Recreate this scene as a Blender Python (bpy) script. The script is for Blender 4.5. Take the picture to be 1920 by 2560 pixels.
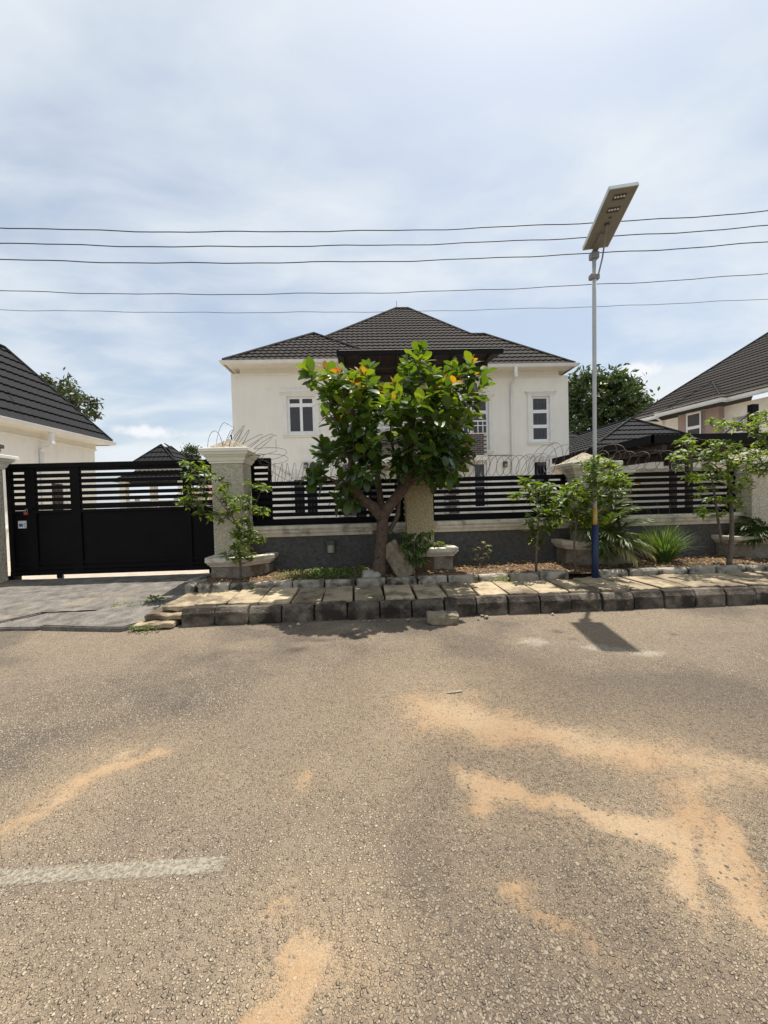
import bpy, bmesh, math, random
import numpy as np
from mathutils import Vector, Matrix, Euler, noise as mnoise

for o in list(bpy.data.objects):
    bpy.data.objects.remove(o)
scene = bpy.context.scene
col = scene.collection
R = math.radians

# ------------------------------------------------------------------ camera
cam_d = bpy.data.cameras.new('camera')
cam = bpy.data.objects.new('camera', cam_d)
col.objects.link(cam)
cam_d.sensor_fit = 'VERTICAL'
cam_d.sensor_height = 36.0
cam_d.lens = 36.0 * 961.0 / 2560.0
cam_d.clip_start = 0.05
cam_d.clip_end = 3000
yaw, pit, rol = R(-2.06), R(-1.57), R(1.59)
_r = Vector((math.cos(yaw), math.sin(yaw), 0)); _f = Vector((-math.sin(yaw), math.cos(yaw), 0)); _u = Vector((0, 0, 1))
F = _f * math.cos(pit) + _u * math.sin(pit); U = -_f * math.sin(pit) + _u * math.cos(pit)
RR = _r * math.cos(rol) - U * math.sin(rol); UU = _r * math.sin(rol) + U * math.cos(rol)
m = Matrix((RR, UU, -F)).transposed().to_4x4()
m.translation = (0, 0, 1.6)
cam.matrix_world = m
scene.camera = cam

# ------------------------------------------------------------------ sun, sky, exposure
SUN = Vector((0.978, 1.315, 5.5)).normalized()
sun_d = bpy.data.lights.new('sun', 'SUN')
sun_d.energy = 4.6
sun_d.angle = R(0.6)
sun_d.color = (1.0, 0.955, 0.88)
sun = bpy.data.objects.new('sun', sun_d)
sun.rotation_euler = SUN.to_track_quat('Z', 'Y').to_euler()
sun.location = (6, 8, 30)
col.objects.link(sun)

world = bpy.data.worlds.new('World')
scene.world = world
world.use_nodes = True
wn, wl = world.node_tree.nodes, world.node_tree.links
wn.clear()


def N(nodes, t, **kw):
    n = nodes.new(t)
    for k, v in kw.items():
        setattr(n, k, v)
    return n


def mathn(nodes, links, op, a, b=None, clamp=False):
    n = nodes.new('ShaderNodeMath'); n.operation = op; n.use_clamp = clamp
    for i, x in enumerate((a, b)):
        if x is None:
            continue
        if isinstance(x, (int, float)):
            n.inputs[i].default_value = x
        else:
            links.new(x, n.inputs[i])
    return n.outputs[0]


def ramp(nodes, links, fac, stops, interp='LINEAR'):
    n = nodes.new('ShaderNodeValToRGB'); n.color_ramp.interpolation = interp
    e = n.color_ramp.elements
    while len(e) < len(stops):
        e.new(0.5)
    for el, (p, c) in zip(e, stops):
        el.position = p
        el.color = (c, c, c, 1) if isinstance(c, (int, float)) else (*c, 1)
    links.new(fac, n.inputs[0])
    return n.outputs[0]


sky = N(wn, 'ShaderNodeTexSky', sky_type='NISHITA', sun_disc=False)
sky.sun_elevation = math.asin(SUN.z)
sky.sun_rotation = math.atan2(SUN.x, SUN.y)
sky.air_density = 1.0; sky.dust_density = 2.5; sky.ozone_density = 1.5
tc = N(wn, 'ShaderNodeTexCoord')
nrm = N(wn, 'ShaderNodeVectorMath', operation='NORMALIZE')
wl.new(tc.outputs['Generated'], nrm.inputs[0])
sep = N(wn, 'ShaderNodeSeparateXYZ'); wl.new(nrm.outputs[0], sep.inputs[0])
den = mathn(wn, wl, 'ADD', mathn(wn, wl, 'MAXIMUM', sep.outputs['Z'], 0.0), 0.22)
comb = N(wn, 'ShaderNodeCombineXYZ')
wl.new(mathn(wn, wl, 'DIVIDE', sep.outputs['X'], den), comb.inputs[0])
wl.new(mathn(wn, wl, 'DIVIDE', sep.outputs['Y'], den), comb.inputs[1])
mp = N(wn, 'ShaderNodeMapping'); wl.new(comb.outputs[0], mp.inputs[0])
mp.inputs['Rotation'].default_value = (0, 0, R(-38)); mp.inputs['Scale'].default_value = (0.75, 1.25, 1); mp.inputs['Location'].default_value = (3.1, 1.7, 0.4)
cn = N(wn, 'ShaderNodeTexNoise'); wl.new(mp.outputs[0], cn.inputs['Vector'])
cn.inputs['Scale'].default_value = 1.15; cn.inputs['Detail'].default_value = 8; cn.inputs['Roughness'].default_value = 0.52; cn.inputs['Distortion'].default_value = 0.35
cn2 = N(wn, 'ShaderNodeTexNoise'); wl.new(mp.outputs[0], cn2.inputs['Vector'])
cn2.inputs['Scale'].default_value = 4.2; cn2.inputs['Detail'].default_value = 6; cn2.inputs['Roughness'].default_value = 0.55; cn2.inputs['Distortion'].default_value = 0.5
fac = ramp(wn, wl, mathn(wn, wl, 'ADD', mathn(wn, wl, 'MULTIPLY', cn.outputs['Fac'], 0.8), mathn(wn, wl, 'MULTIPLY', cn2.outputs['Fac'], 0.2)), [(0.36, 0.36), (0.59, 1.0)], 'EASE')
mix = N(wn, 'ShaderNodeMix', data_type='RGBA')
wl.new(fac, mix.inputs['Factor'])
skm = N(wn, 'ShaderNodeMix', data_type='RGBA', blend_type='MULTIPLY'); skm.inputs['Factor'].default_value = 1
wl.new(sky.outputs[0], skm.inputs['A']); skm.inputs['B'].default_value = (0.99, 1.03, 1.0, 1)
wl.new(skm.outputs['Result'], mix.inputs['A'])
mix.inputs['B'].default_value = (5.5, 5.9, 6.25, 1)
# two small fair-weather cumulus low over the roofs
last = mix.outputs['Result']
for (dx, dy, dz, rx, rz) in ((-0.482, 0.86, 0.166, 0.075, 0.018), (0.574, 0.80, 0.262, 0.05, 0.020)):
    vs = N(wn, 'ShaderNodeVectorMath', operation='SUBTRACT'); wl.new(nrm.outputs[0], vs.inputs[0])
    d = Vector((dx, dy, dz)).normalized(); vs.inputs[1].default_value = d
    vm = N(wn, 'ShaderNodeVectorMath', operation='MULTIPLY'); wl.new(vs.outputs[0], vm.inputs[0]); vm.inputs[1].default_value = (1 / rx, 1 / rx, 1 / rz)
    ln = N(wn, 'ShaderNodeVectorMath', operation='LENGTH'); wl.new(vm.outputs[0], ln.inputs[0])
    nn = N(wn, 'ShaderNodeTexNoise'); wl.new(nrm.outputs[0], nn.inputs['Vector']); nn.inputs['Scale'].default_value = 34; nn.inputs['Detail'].default_value = 5
    dd = mathn(wn, wl, 'ADD', ln.outputs['Value'], mathn(wn, wl, 'MULTIPLY', mathn(wn, wl, 'SUBTRACT', nn.outputs['Fac'], 0.5), 1.6))
    mk = ramp(wn, wl, dd, [(0.3, 0.9), (1.0, 0.0)], 'EASE')
    mx = N(wn, 'ShaderNodeMix', data_type='RGBA'); wl.new(mk, mx.inputs['Factor']); wl.new(last, mx.inputs['A']); mx.inputs['B'].default_value = (6.4, 6.5, 6.7, 1)
    last = mx.outputs['Result']
bg = N(wn, 'ShaderNodeBackground'); bg.inputs['Strength'].default_value = 0.1
wl.new(last, bg.inputs[0])
wo = N(wn, 'ShaderNodeOutputWorld'); wl.new(bg.outputs[0], wo.inputs[0])

vs_ = scene.view_settings
vs_.view_transform = 'Standard'; vs_.look = 'None'; vs_.gamma = 1.0; vs_.use_curve_mapping = False
vs_.exposure = 0.58
scene.render.engine = 'CYCLES'

# ------------------------------------------------------------------ materials
MATS = {}


def newmat(name):
    mt = bpy.data.materials.new(name); mt.use_nodes = True
    nt = mt.node_tree; b = nt.nodes['Principled BSDF']
    MATS[name] = mt
    return mt, nt.nodes, nt.links, b


def pm(name, c1, c2=None, scale=6.0, rough=0.8, bump=0.0, bscale=40.0, detail=5.0, metal=0.0, spec=0.4, c3=None, s3=2.0, thr=(0.5, 0.62), coord='Object', bdist=0.02, btype='noise', objrand=0.0, streak=0.0):
    """base colour c1..c2 by noise, optional stains c3 by a second noise, bump."""
    mt, n, l, b = newmat(name)
    t = N(n, 'ShaderNodeTexCoord')
    geo = N(n, 'ShaderNodeNewGeometry')
    vec = geo.outputs['Position'] if coord == 'World' else t.outputs['Object']
    b.inputs['Roughness'].default_value = rough
    b.inputs['Metallic'].default_value = metal
    b.inputs['Specular IOR Level'].default_value = spec
    if c2 is None:
        c2 = tuple(x * 0.82 for x in c1)
    nz = N(n, 'ShaderNodeTexNoise'); l.new(vec, nz.inputs['Vector']); nz.inputs['Scale'].default_value = scale; nz.inputs['Detail'].default_value = detail; nz.inputs['Roughness'].default_value = 0.6
    out = ramp(n, l, nz.outputs['Fac'], [(0.3, c1), (0.7, c2)])
    if c3 is not None:
        n3 = N(n, 'ShaderNodeTexNoise'); l.new(vec, n3.inputs['Vector']); n3.inputs['Scale'].default_value = s3; n3.inputs['Detail'].default_value = 7; n3.inputs['Roughness'].default_value = 0.65
        mk = ramp(n, l, n3.outputs['Fac'], [(thr[0], 0.0), (thr[1], 1.0)])
        mx = N(n, 'ShaderNodeMix', data_type='RGBA'); l.new(mk, mx.inputs['Factor']); l.new(out, mx.inputs['A']); mx.inputs['B'].default_value = (*c3, 1)
        out = mx.outputs['Result']
    if streak > 0:   # rain streaks: noise drawn out vertically
        mp_ = N(n, 'ShaderNodeMapping'); l.new(vec, mp_.inputs[0]); mp_.inputs['Scale'].default_value = (5, 5, .45)
        sn = N(n, 'ShaderNodeTexNoise'); l.new(mp_.outputs[0], sn.inputs['Vector']); sn.inputs['Scale'].default_value = 1.6; sn.inputs['Detail'].default_value = 6
        mx = N(n, 'ShaderNodeMix', data_type='RGBA', blend_type='MULTIPLY'); mx.inputs['Factor'].default_value = 1; l.new(out, mx.inputs['A'])
        l.new(ramp(n, l, sn.outputs['Fac'], [(.42, (1, 1, 1)), (.72, (1 - streak, 1 - streak * 1.08, 1 - streak * 1.2))]), mx.inputs['B']); out = mx.outputs['Result']
    if objrand > 0:
        oi = N(n, 'ShaderNodeObjectInfo'); mx = N(n, 'ShaderNodeMix', data_type='RGBA', blend_type='MULTIPLY'); mx.inputs['Factor'].default_value = 1; l.new(out, mx.inputs['A'])
        l.new(ramp(n, l, oi.outputs['Random'], [(0, 1 - objrand), (1, 1 + objrand * .6)]), mx.inputs['B']); out = mx.outputs['Result']
    l.new(out, b.inputs['Base Color'])
    if bump > 0:
        bp = N(n, 'ShaderNodeBump'); bp.inputs['Strength'].default_value = bump; bp.inputs['Distance'].default_value = bdist
        if btype == 'noise':
            bn = N(n, 'ShaderNodeTexNoise'); bn.inputs['Detail'].default_value = 4
            bo = bn.outputs['Fac']
        else:
            bn = N(n, 'ShaderNodeTexVoronoi'); bo = bn.outputs['Distance']
        l.new(vec, bn.inputs['Vector']); bn.inputs['Scale'].default_value = bscale
        l.new(bo, bp.inputs['Height']); l.new(bp.outputs[0], b.inputs['Normal'])
    return mt


def leafmat(name, c1, c2, trans=0.35, rough=0.38, tcol=None, spec=0.5):
    mt, n, l, b = newmat(name)
    oi = N(n, 'ShaderNodeNewGeometry')
    nz = N(n, 'ShaderNodeTexNoise'); l.new(oi.outputs['Position'], nz.inputs['Vector']); nz.inputs['Scale'].default_value = 7; nz.inputs['Detail'].default_value = 3
    rnd = mathn(n, l, 'ADD', mathn(n, l, 'MULTIPLY', oi.outputs['Random Per Island'], 0.6), mathn(n, l, 'MULTIPLY', nz.outputs['Fac'], 0.4))
    c = ramp(n, l, rnd, [(0.15, c1), (0.8, c2)])
    l.new(c, b.inputs['Base Color'])
    b.inputs['Roughness'].default_value = rough; b.inputs['Specular IOR Level'].default_value = spec
    tr = N(n, 'ShaderNodeBsdfTranslucent')
    mm = N(n, 'ShaderNodeMix', data_type='RGBA', blend_type='MULTIPLY'); mm.inputs['Factor'].default_value = 1
    l.new(c, mm.inputs['A']); mm.inputs['B'].default_value = (*(tcol or (2.6, 2.4, 0.9)), 1)
    l.new(mm.outputs['Result'], tr.inputs[0])
    ms = N(n, 'ShaderNodeMixShader'); ms.inputs[0].default_value = trans
    l.new(b.outputs[0], ms.inputs[1]); l.new(tr.outputs[0], ms.inputs[2])
    l.new(ms.outputs[0], n['Material Output'].inputs[0])
    return mt


CREAM = pm('cream_roughcast', (0.86, 0.835, 0.77), (0.81, 0.785, 0.72), 1.2, 0.9, 0.6, 60, streak=.045, c3=(0.70, 0.66, 0.58), s3=0.9, thr=(0.55, 0.85), bdist=0.012)
WHITE = pm('white_trim_paint', (0.82, 0.80, 0.76), (0.74, 0.72, 0.68), 3, 0.6, 0.08, 30, c3=(0.55, 0.52, 0.46), s3=2.2, thr=(0.6, 0.8))
CREAMTRIM = pm('cream_trim_paint', (0.80, 0.765, 0.68), (0.73, 0.70, 0.61), 2.5, 0.7, 0.1, 30, c3=(0.58, 0.53, 0.44), s3=2.0, thr=(0.6, 0.85))
PVC = pm('white_window_frame', (0.84, 0.85, 0.86), (0.78, 0.79, 0.80), 4, 0.35)
GUTTER = pm('white_gutter', (0.80, 0.79, 0.77), (0.70, 0.69, 0.66), 3, 0.4)
ROOF = pm('charcoal_roof_tile', (0.040, 0.034, 0.031), (0.028, 0.024, 0.022), 5, 0.85, 0.35, 220, spec=0.12, objrand=.22, bdist=0.006)
ROOFL = pm('dark_grey_roof_tile', (0.020, 0.020, 0.022), (0.014, 0.014, 0.016), 5, 0.8, 0.35, 220, spec=0.15, objrand=.2, bdist=0.006)
ROOFR = pm('brown_grey_roof_tile', (0.042, 0.036, 0.032), (0.030, 0.026, 0.0235), 5, 0.85, 0.35, 220, spec=0.12, objrand=.22, bdist=0.006)
CAPM = pm('black_hip_cap', (0.010, 0.010, 0.011), None, 5, 0.7, spec=.12)
BLACK = pm('black_gloss_steel', (0.0035, 0.0035, 0.0045), (0.006, 0.006, 0.007), 3, 0.5, 0.10, 9, spec=0.09, c3=(.007, .0065, .006), s3=1.4, thr=(.48, .75))
DKBROWN = pm('dark_brown_steel', (0.030, 0.018, 0.014), (0.02, 0.013, 0.011), 5, 0.6)
GLASS = pm('dark_window_glass', (0.012, 0.012, 0.016), (0.018, 0.018, 0.022), 2, 0.06, spec=0.6)
CURTAIN = pm('brown_curtained_glass', (0.030, 0.018, 0.014), (0.05, 0.03, 0.022), 3, 0.15, spec=0.5)
BARS = pm('grey_burglar_bar', (0.085, 0.08, 0.085), None, 5, 0.5)
BRICKM = pm('grey_brown_brick', (0.13, 0.105, 0.10), (0.075, 0.06, 0.058), 9, 0.85, 0.3, 60, objrand=.35)
MORTAR = pm('pale_mortar', (0.55, 0.53, 0.50), (0.46, 0.44, 0.41), 12, 0.95, 0.2, 80)
TAUPE = pm('taupe_render', (0.37, 0.28, 0.245), (0.33, 0.25, 0.22), 2, 0.9, 0.2, 60)
ROUGHC = pm('tyrolean_beige_render', (0.64, 0.59, 0.47), (0.43, 0.39, 0.30), 26, 0.95, 1.0, 30, detail=3, c3=(0.22, 0.19, 0.14), s3=1.6, thr=(0.6, 0.85), bdist=0.05)
ROUGHC2 = pm('tyrolean_yellow_render', (0.56, 0.48, 0.30), (0.30, 0.245, 0.14), 30, 0.95, 1.0, 34, detail=3, c3=(0.25, 0.21, 0.14), s3=1.6, thr=(0.6, 0.85), bdist=0.05)
GREYREND = pm('grey_tyrolean_render', (0.120, 0.118, 0.116), (0.068, 0.066, 0.064), 14, 0.95, 1.0, 32, detail=4, c3=(0.10, 0.085, 0.065), s3=1.3, thr=(0.52, 0.72), bdist=0.05)
PLINTH = pm('planter_render', (0.30, 0.26, 0.21), (0.20, 0.17, 0.135), 12, 0.95, 0.9, 26, c3=(0.12, 0.085, 0.06), s3=2.2, thr=(0.5, 0.62), bdist=0.03)
STONEW = pm('weathered_cream_stone', (0.66, 0.61, 0.51), (0.46, 0.42, 0.34), 7, 0.85, 0.5, 30, c3=(0.20, 0.175, 0.135), s3=3.2, thr=(0.54, 0.70), bdist=0.015)
CAPTOP = pm('crumbling_cap_mortar', (0.44, 0.38, 0.28), (0.26, 0.22, 0.16), 16, 0.95, 1.0, 30, bdist=0.04)
KERB = pm('moss_stained_kerb_concrete', (0.22, 0.185, 0.145), (0.09, 0.073, 0.056), 5, 0.95, 0.8, 45, c3=(0.032, 0.025, 0.019), s3=2.6, thr=(0.42, 0.58), coord='World', bdist=0.02, objrand=.3)
EDGE = pm('pale_edging_concrete', (0.40, 0.365, 0.30), (0.20, 0.18, 0.145), 8, 0.95, 0.8, 45, c3=(0.055, 0.048, 0.036), s3=4.0, thr=(0.50, 0.64), coord='World', bdist=0.02, objrand=.25)
SLABM = pm('sandy_paving_slab', (0.43, 0.345, 0.225), (0.30, 0.235, 0.15), 6, 0.95, 0.7, 40, c3=(0.13, 0.098, 0.066), s3=1.5, thr=(0.46, 0.60), coord='World', bdist=0.02, objrand=.3)
ROCK = pm('rough_concrete_lump', (0.32, 0.265, 0.185), (0.15, 0.12, 0.085), 12, 0.95, 1.0, 30, c3=(0.10, 0.085, 0.06), s3=5, thr=(0.5, 0.65), bdist=0.03)
PALESTONE = pm('pale_smooth_stone', (0.40, 0.37, 0.32), (0.28, 0.26, 0.22), 12, 0.9, 0.5, 40, c3=(0.16, 0.14, 0.11), s3=6, thr=(0.5, 0.65))
CONC = pm('driveway_concrete', (0.235, 0.212, 0.182), (0.085, 0.076, 0.067), 5.5, 0.92, 1.0, 34, detail=14, c3=(0.33, 0.26, 0.17), s3=0.8, thr=(0.53, 0.70), coord='World', bdist=0.035)
SOIL = pm('brown_verge_soil', (0.17, 0.105, 0.062), (0.09, 0.055, 0.034), 14, 1.0, 1.0, 50, detail=8, bdist=0.03, coord='World')
YARD = pm('pale_yard_paving', (0.46, 0.40, 0.325), (0.34, 0.285, 0.225), 4.0, 0.9, 0.3, 20, coord='World')
GROUND = pm('dry_earth', (0.24, 0.19, 0.13), (0.13, 0.13, 0.075), 0.15, 1.0)
BARK = pm('brown_bark', (0.135, 0.094, 0.066), (0.06, 0.041, 0.031), 14, 0.9, 1.0, 30, bdist=0.02)
BARKG = pm('grey_twig_bark', (0.15, 0.12, 0.09), (0.08, 0.065, 0.05), 16, 0.9)
GALV = pm('galvanised_painted_pole', (0.50, 0.51, 0.52), (0.42, 0.43, 0.44), 3, 0.5, c3=(0.13, 0.13, 0.14), s3=5.5, thr=(0.66, 0.69))
YELLOWP = pm('worn_yellow_paint', (0.52, 0.36, 0.05), (0.45, 0.30, 0.05), 6, 0.6, c3=(0.35, 0.34, 0.32), s3=9, thr=(0.55, 0.6))
BLUEP = pm('blue_pole_paint', (0.012, 0.026, 0.095), (0.01, 0.02, 0.065), 5, 0.5, c3=(0.05, 0.05, 0.06), s3=6, thr=(0.62, 0.68))
LAMPM = pm('grey_lamp_housing', (0.25, 0.235, 0.21), (0.20, 0.19, 0.17), 4, 0.6)
LAMPE = pm('aluminium_edge', (0.62, 0.66, 0.64), None, 4, 0.35, metal=0.3)
PV = pm('dark_solar_cells', (0.01, 0.012, 0.03), None, 20, 0.12)
LED = pm('pale_led_lens', (0.75, 0.74, 0.70), None, 20, 0.2)
STEEL = pm('dull_steel', (0.30, 0.29, 0.28), (0.2, 0.19, 0.18), 9, 0.5, metal=0.6)
WIREM = pm('black_cable', (0.03, 0.03, 0.035), None, 5, 0.6)
RAZOR = pm('rusted_razor_wire', (0.10, 0.075, 0.06), (0.05, 0.04, 0.035), 15, 0.6, metal=0.3)
PADLOCK = pm('red_padlock', (0.30, 0.06, 0.04), None, 5, 0.5)
PAPER = pm('white_sticker', (0.70, 0.72, 0.76), None, 5, 0.6)
BLUEINK = pm('blue_sticker_print', (0.06, 0.10, 0.32), None, 5, 0.6)
DARKINK = pm('grey_sticker_print', (0.20, 0.21, 0.25), None, 5, 0.6)
LAMPDK = pm('dark_wall_lamp', (0.07, 0.07, 0.068), None, 8, 0.6)
LAMPGL = pm('dusty_lamp_glass', (0.34, 0.32, 0.26), (0.26, 0.245, 0.2), 8, 0.4)
REDROOF = pm('faded_red_roof', (0.28, 0.15, 0.12), (0.22, 0.12, 0.10), 5, 0.8)
GREYWALL = pm('grey_block_wall', (0.42, 0.42, 0.40), (0.34, 0.34, 0.32), 5, 0.95, 0.3, 30)
PINKWALL = pm('pale_pink_wall', (0.62, 0.50, 0.42), None, 5, 0.95)
DRYLEAF = leafmat('dry_leaf', (0.20, 0.10, 0.045), (0.46, 0.33, 0.18), 0.1, 0.8, (1, 1, 1), 0.2)
GREENCOV = leafmat('ground_cover_leaf', (0.05, 0.10, 0.02), (0.13, 0.19, 0.05), 0.3, 0.5)
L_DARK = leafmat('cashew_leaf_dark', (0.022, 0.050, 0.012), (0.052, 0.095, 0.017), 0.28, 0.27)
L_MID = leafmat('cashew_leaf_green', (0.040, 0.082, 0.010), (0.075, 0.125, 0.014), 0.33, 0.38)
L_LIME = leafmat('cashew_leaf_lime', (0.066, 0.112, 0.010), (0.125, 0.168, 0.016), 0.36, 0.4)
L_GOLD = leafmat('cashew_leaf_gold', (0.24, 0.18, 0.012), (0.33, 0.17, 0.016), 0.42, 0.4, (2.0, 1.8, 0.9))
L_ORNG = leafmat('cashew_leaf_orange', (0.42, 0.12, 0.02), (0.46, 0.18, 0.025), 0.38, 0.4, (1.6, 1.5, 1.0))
L_SAP = leafmat('sapling_leaf', (0.048, 0.088, 0.013), (0.10, 0.155, 0.023), 0.34, 0.5)
L_SAP2 = leafmat('sapling_leaf_light', (0.11, 0.165, 0.018), (0.19, 0.235, 0.033), 0.4, 0.52)
L_PALM = leafmat('palm_frond', (0.030, 0.062, 0.010), (0.085, 0.115, 0.02), 0.3, 0.4)
L_PALMD = leafmat('palm_frond_dry', (0.30, 0.26, 0.13), (0.22, 0.22, 0.08), 0.2, 0.6)
L_GRASS = leafmat('lemongrass_blade', (0.050, 0.10, 0.022), (0.12, 0.18, 0.055), 0.3, 0.5)
L_FERN = leafmat('blue_green_fern', (0.035, 0.085, 0.045), (0.06, 0.12, 0.06), 0.3, 0.5)
L_BG = leafmat('far_tree_leaf', (0.022, 0.045, 0.012), (0.055, 0.085, 0.022), 0.2, 0.5)
L_BG2 = leafmat('far_tree_leaf_olive', (0.026, 0.042, 0.018), (0.056, 0.072, 0.03), 0.2, 0.5)


# ------------------------------------------------------------------ mesh helpers
class MB:
    def __init__(s):
        s.v = []; s.f = []

    def box(s, x0, x1, y0, y1, z0, z1):
        b = len(s.v)
        s.v += [(x0, y0, z0), (x1, y0, z0), (x1, y1, z0), (x0, y1, z0), (x0, y0, z1), (x1, y0, z1), (x1, y1, z1), (x0, y1, z1)]
        s.f += [tuple(b + i for i in q) for q in ((0, 3, 2, 1), (4, 5, 6, 7), (0, 1, 5, 4), (1, 2, 6, 5), (2, 3, 7, 6), (3, 0, 4, 7))]
        return s

    def poly(s, pts):
        b = len(s.v); s.v += [tuple(p) for p in pts]; s.f.append(tuple(range(b, b + len(pts)))); return s

    def prism(s, pts, z0, z1):
        """plan polygon extruded in z (z1 may be a list)."""
        n = len(pts); b = len(s.v)
        s.v += [(p[0], p[1], z0) for p in pts] + [(p[0], p[1], z1) for p in pts]
        s.f.append(tuple(b + i for i in reversed(range(n)))); s.f.append(tuple(b + n + i for i in range(n)))
        for i in range(n):
            j = (i + 1) % n
            s.f.append((b + i, b + j, b + n + j, b + n + i))
        return s

    def slab(s, quad, t):
        """planar polygon with thickness t along its normal (downwards)."""
        q = [Vector(p) for p in quad]
        nn = (q[1] - q[0]).cross(q[2] - q[0]).normalized()
        n = len(q); b = len(s.v)
        s.v += [tuple(p) for p in q] + [tuple(p - nn * t) for p in q]
        s.f.append(tuple(b + i for i in range(n))); s.f.append(tuple(b + n + i for i in reversed(range(n))))
        for i in range(n):
            j = (i + 1) % n
            s.f.append((b + j, b + i, b + n + i, b + n + j))
        return s

    def tube(s, pts, rad, n=6, cap=True):
        pts = [Vector(p) for p in pts]
        if isinstance(rad, (int, float)):
            rad = [rad] * len(pts)
        b = len(s.v)
        up = Vector((0.13, 0.21, 0.97))
        for i, p in enumerate(pts):
            d = (pts[min(i + 1, len(pts) - 1)] - pts[max(i - 1, 0)])
            if d.length < 1e-9:
                d = Vector((0, 0, 1))
            d.normalize()
            a = d.cross(up)
            if a.length < 0.05:
                a = d.cross(Vector((1, 0, 0)))
            a.normalize(); c = a.cross(d)
            up = c
            for k in range(n):
                an = 2 * math.pi * k / n
                s.v.append(tuple(p + (a * math.cos(an) + c * math.sin(an)) * rad[i]))
        for i in range(len(pts) - 1):
            for k in range(n):
                k2 = (k + 1) % n
                s.f.append((b + i * n + k, b + i * n + k2, b + (i + 1) * n + k2, b + (i + 1) * n + k))
        if cap:
            s.f.append(tuple(b + k for k in reversed(range(n))))
            e = b + (len(pts) - 1) * n
            s.f.append(tuple(e + k for k in range(n)))
        return s

    def sweep(s, path, prof, closed=False, side=1):
        """profile [(out, z)] swept along a plan path [(x, y)], mitred; out grows to the right of the path (side=1)."""
        P = [Vector((p[0], p[1])) for p in path]; n = len(P); b = len(s.v); k = len(prof)
        for i in range(n):
            d1 = (P[i] - P[i - 1]) if (closed or i > 0) else (P[1] - P[0])
            d2 = (P[(i + 1) % n] - P[i]) if (closed or i < n - 1) else (P[-1] - P[-2])
            d1 = d1.normalized(); d2 = d2.normalized()
            n1 = Vector((d1.y, -d1.x)) * side; n2 = Vector((d2.y, -d2.x)) * side
            mi = n1 + n2
            if mi.length < 1e-6:
                mi = n1
            mi = mi.normalized(); mi = mi / max(0.3, mi.dot(n1))
            for (o_, z) in prof:
                q = P[i] + mi * o_
                s.v.append((q.x, q.y, z))
        cnt = n if closed else n - 1
        for i in range(cnt):
            j = (i + 1) % n
            for a in range(k - 1):
                q = (b + i * k + a, b + j * k + a, b + j * k + a + 1, b + i * k + a + 1)
                s.f.append(q if side == 1 else q[::-1])
        if not closed:
            s.f.append(tuple(b + a for a in range(k))); s.f.append(tuple(b + (n - 1) * k + a for a in reversed(range(k))))
        return s

    def xf(s, M):
        s.v = [tuple(M @ Vector(p)) for p in s.v]; return s

    def mesh(s, name, mat=None):
        me = bpy.data.meshes.new(name)
        me.from_pydata(s.v, [], s.f)
        if mat:
            me.materials.append(mat)
        return me

    def build(s, name, mat, parent=None, smooth=False, bevel=0.0, recalc=True):
        me = s.mesh(name, mat)
        if recalc:
            bm = bmesh.new(); bm.from_mesh(me); bmesh.ops.recalc_face_normals(bm, faces=bm.faces)
            if bevel:
                bmesh.ops.bevel(bm, geom=[e for e in bm.edges if e.is_manifold and e.calc_face_angle(0) > 0.5], offset=bevel, segments=2, affect='EDGES', profile=0.6)
            bm.to_mesh(me); bm.free()
        if smooth:
            for p in me.polygons:
                p.use_smooth = True
        return link(name, me, parent)


def link(name, me, parent=None, mw=None):
    o = bpy.data.objects.new(name, me)
    col.objects.link(o)
    if parent:
        o.parent = parent
        o.matrix_parent_inverse = parent_inv(parent)
    if mw is not None:
        o.matrix_basis = mw
    return o


_world = {}


def parent_inv(p):
    return wmat(p).inverted()


def wmat(o):
    M = Matrix.LocRotScale(o.location, o.rotation_euler, o.scale)
    if o.parent:
        return wmat(o.parent) @ o.matrix_parent_inverse @ M
    return M


def thing(name, loc, label, cat, group=None, rz=0.0):
    o = bpy.data.objects.new(name, None); col.objects.link(o)
    o.location = loc; o.rotation_euler = (0, 0, rz); o.empty_display_size = 0.2
    tag(o, label, cat, group)
    return o


def tag(o, label=None, cat=None, group=None, kind=None):
    if label: o['label'] = label
    if cat: o['category'] = cat
    if group: o['group'] = group
    if kind: o['kind'] = kind
    return o


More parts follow.
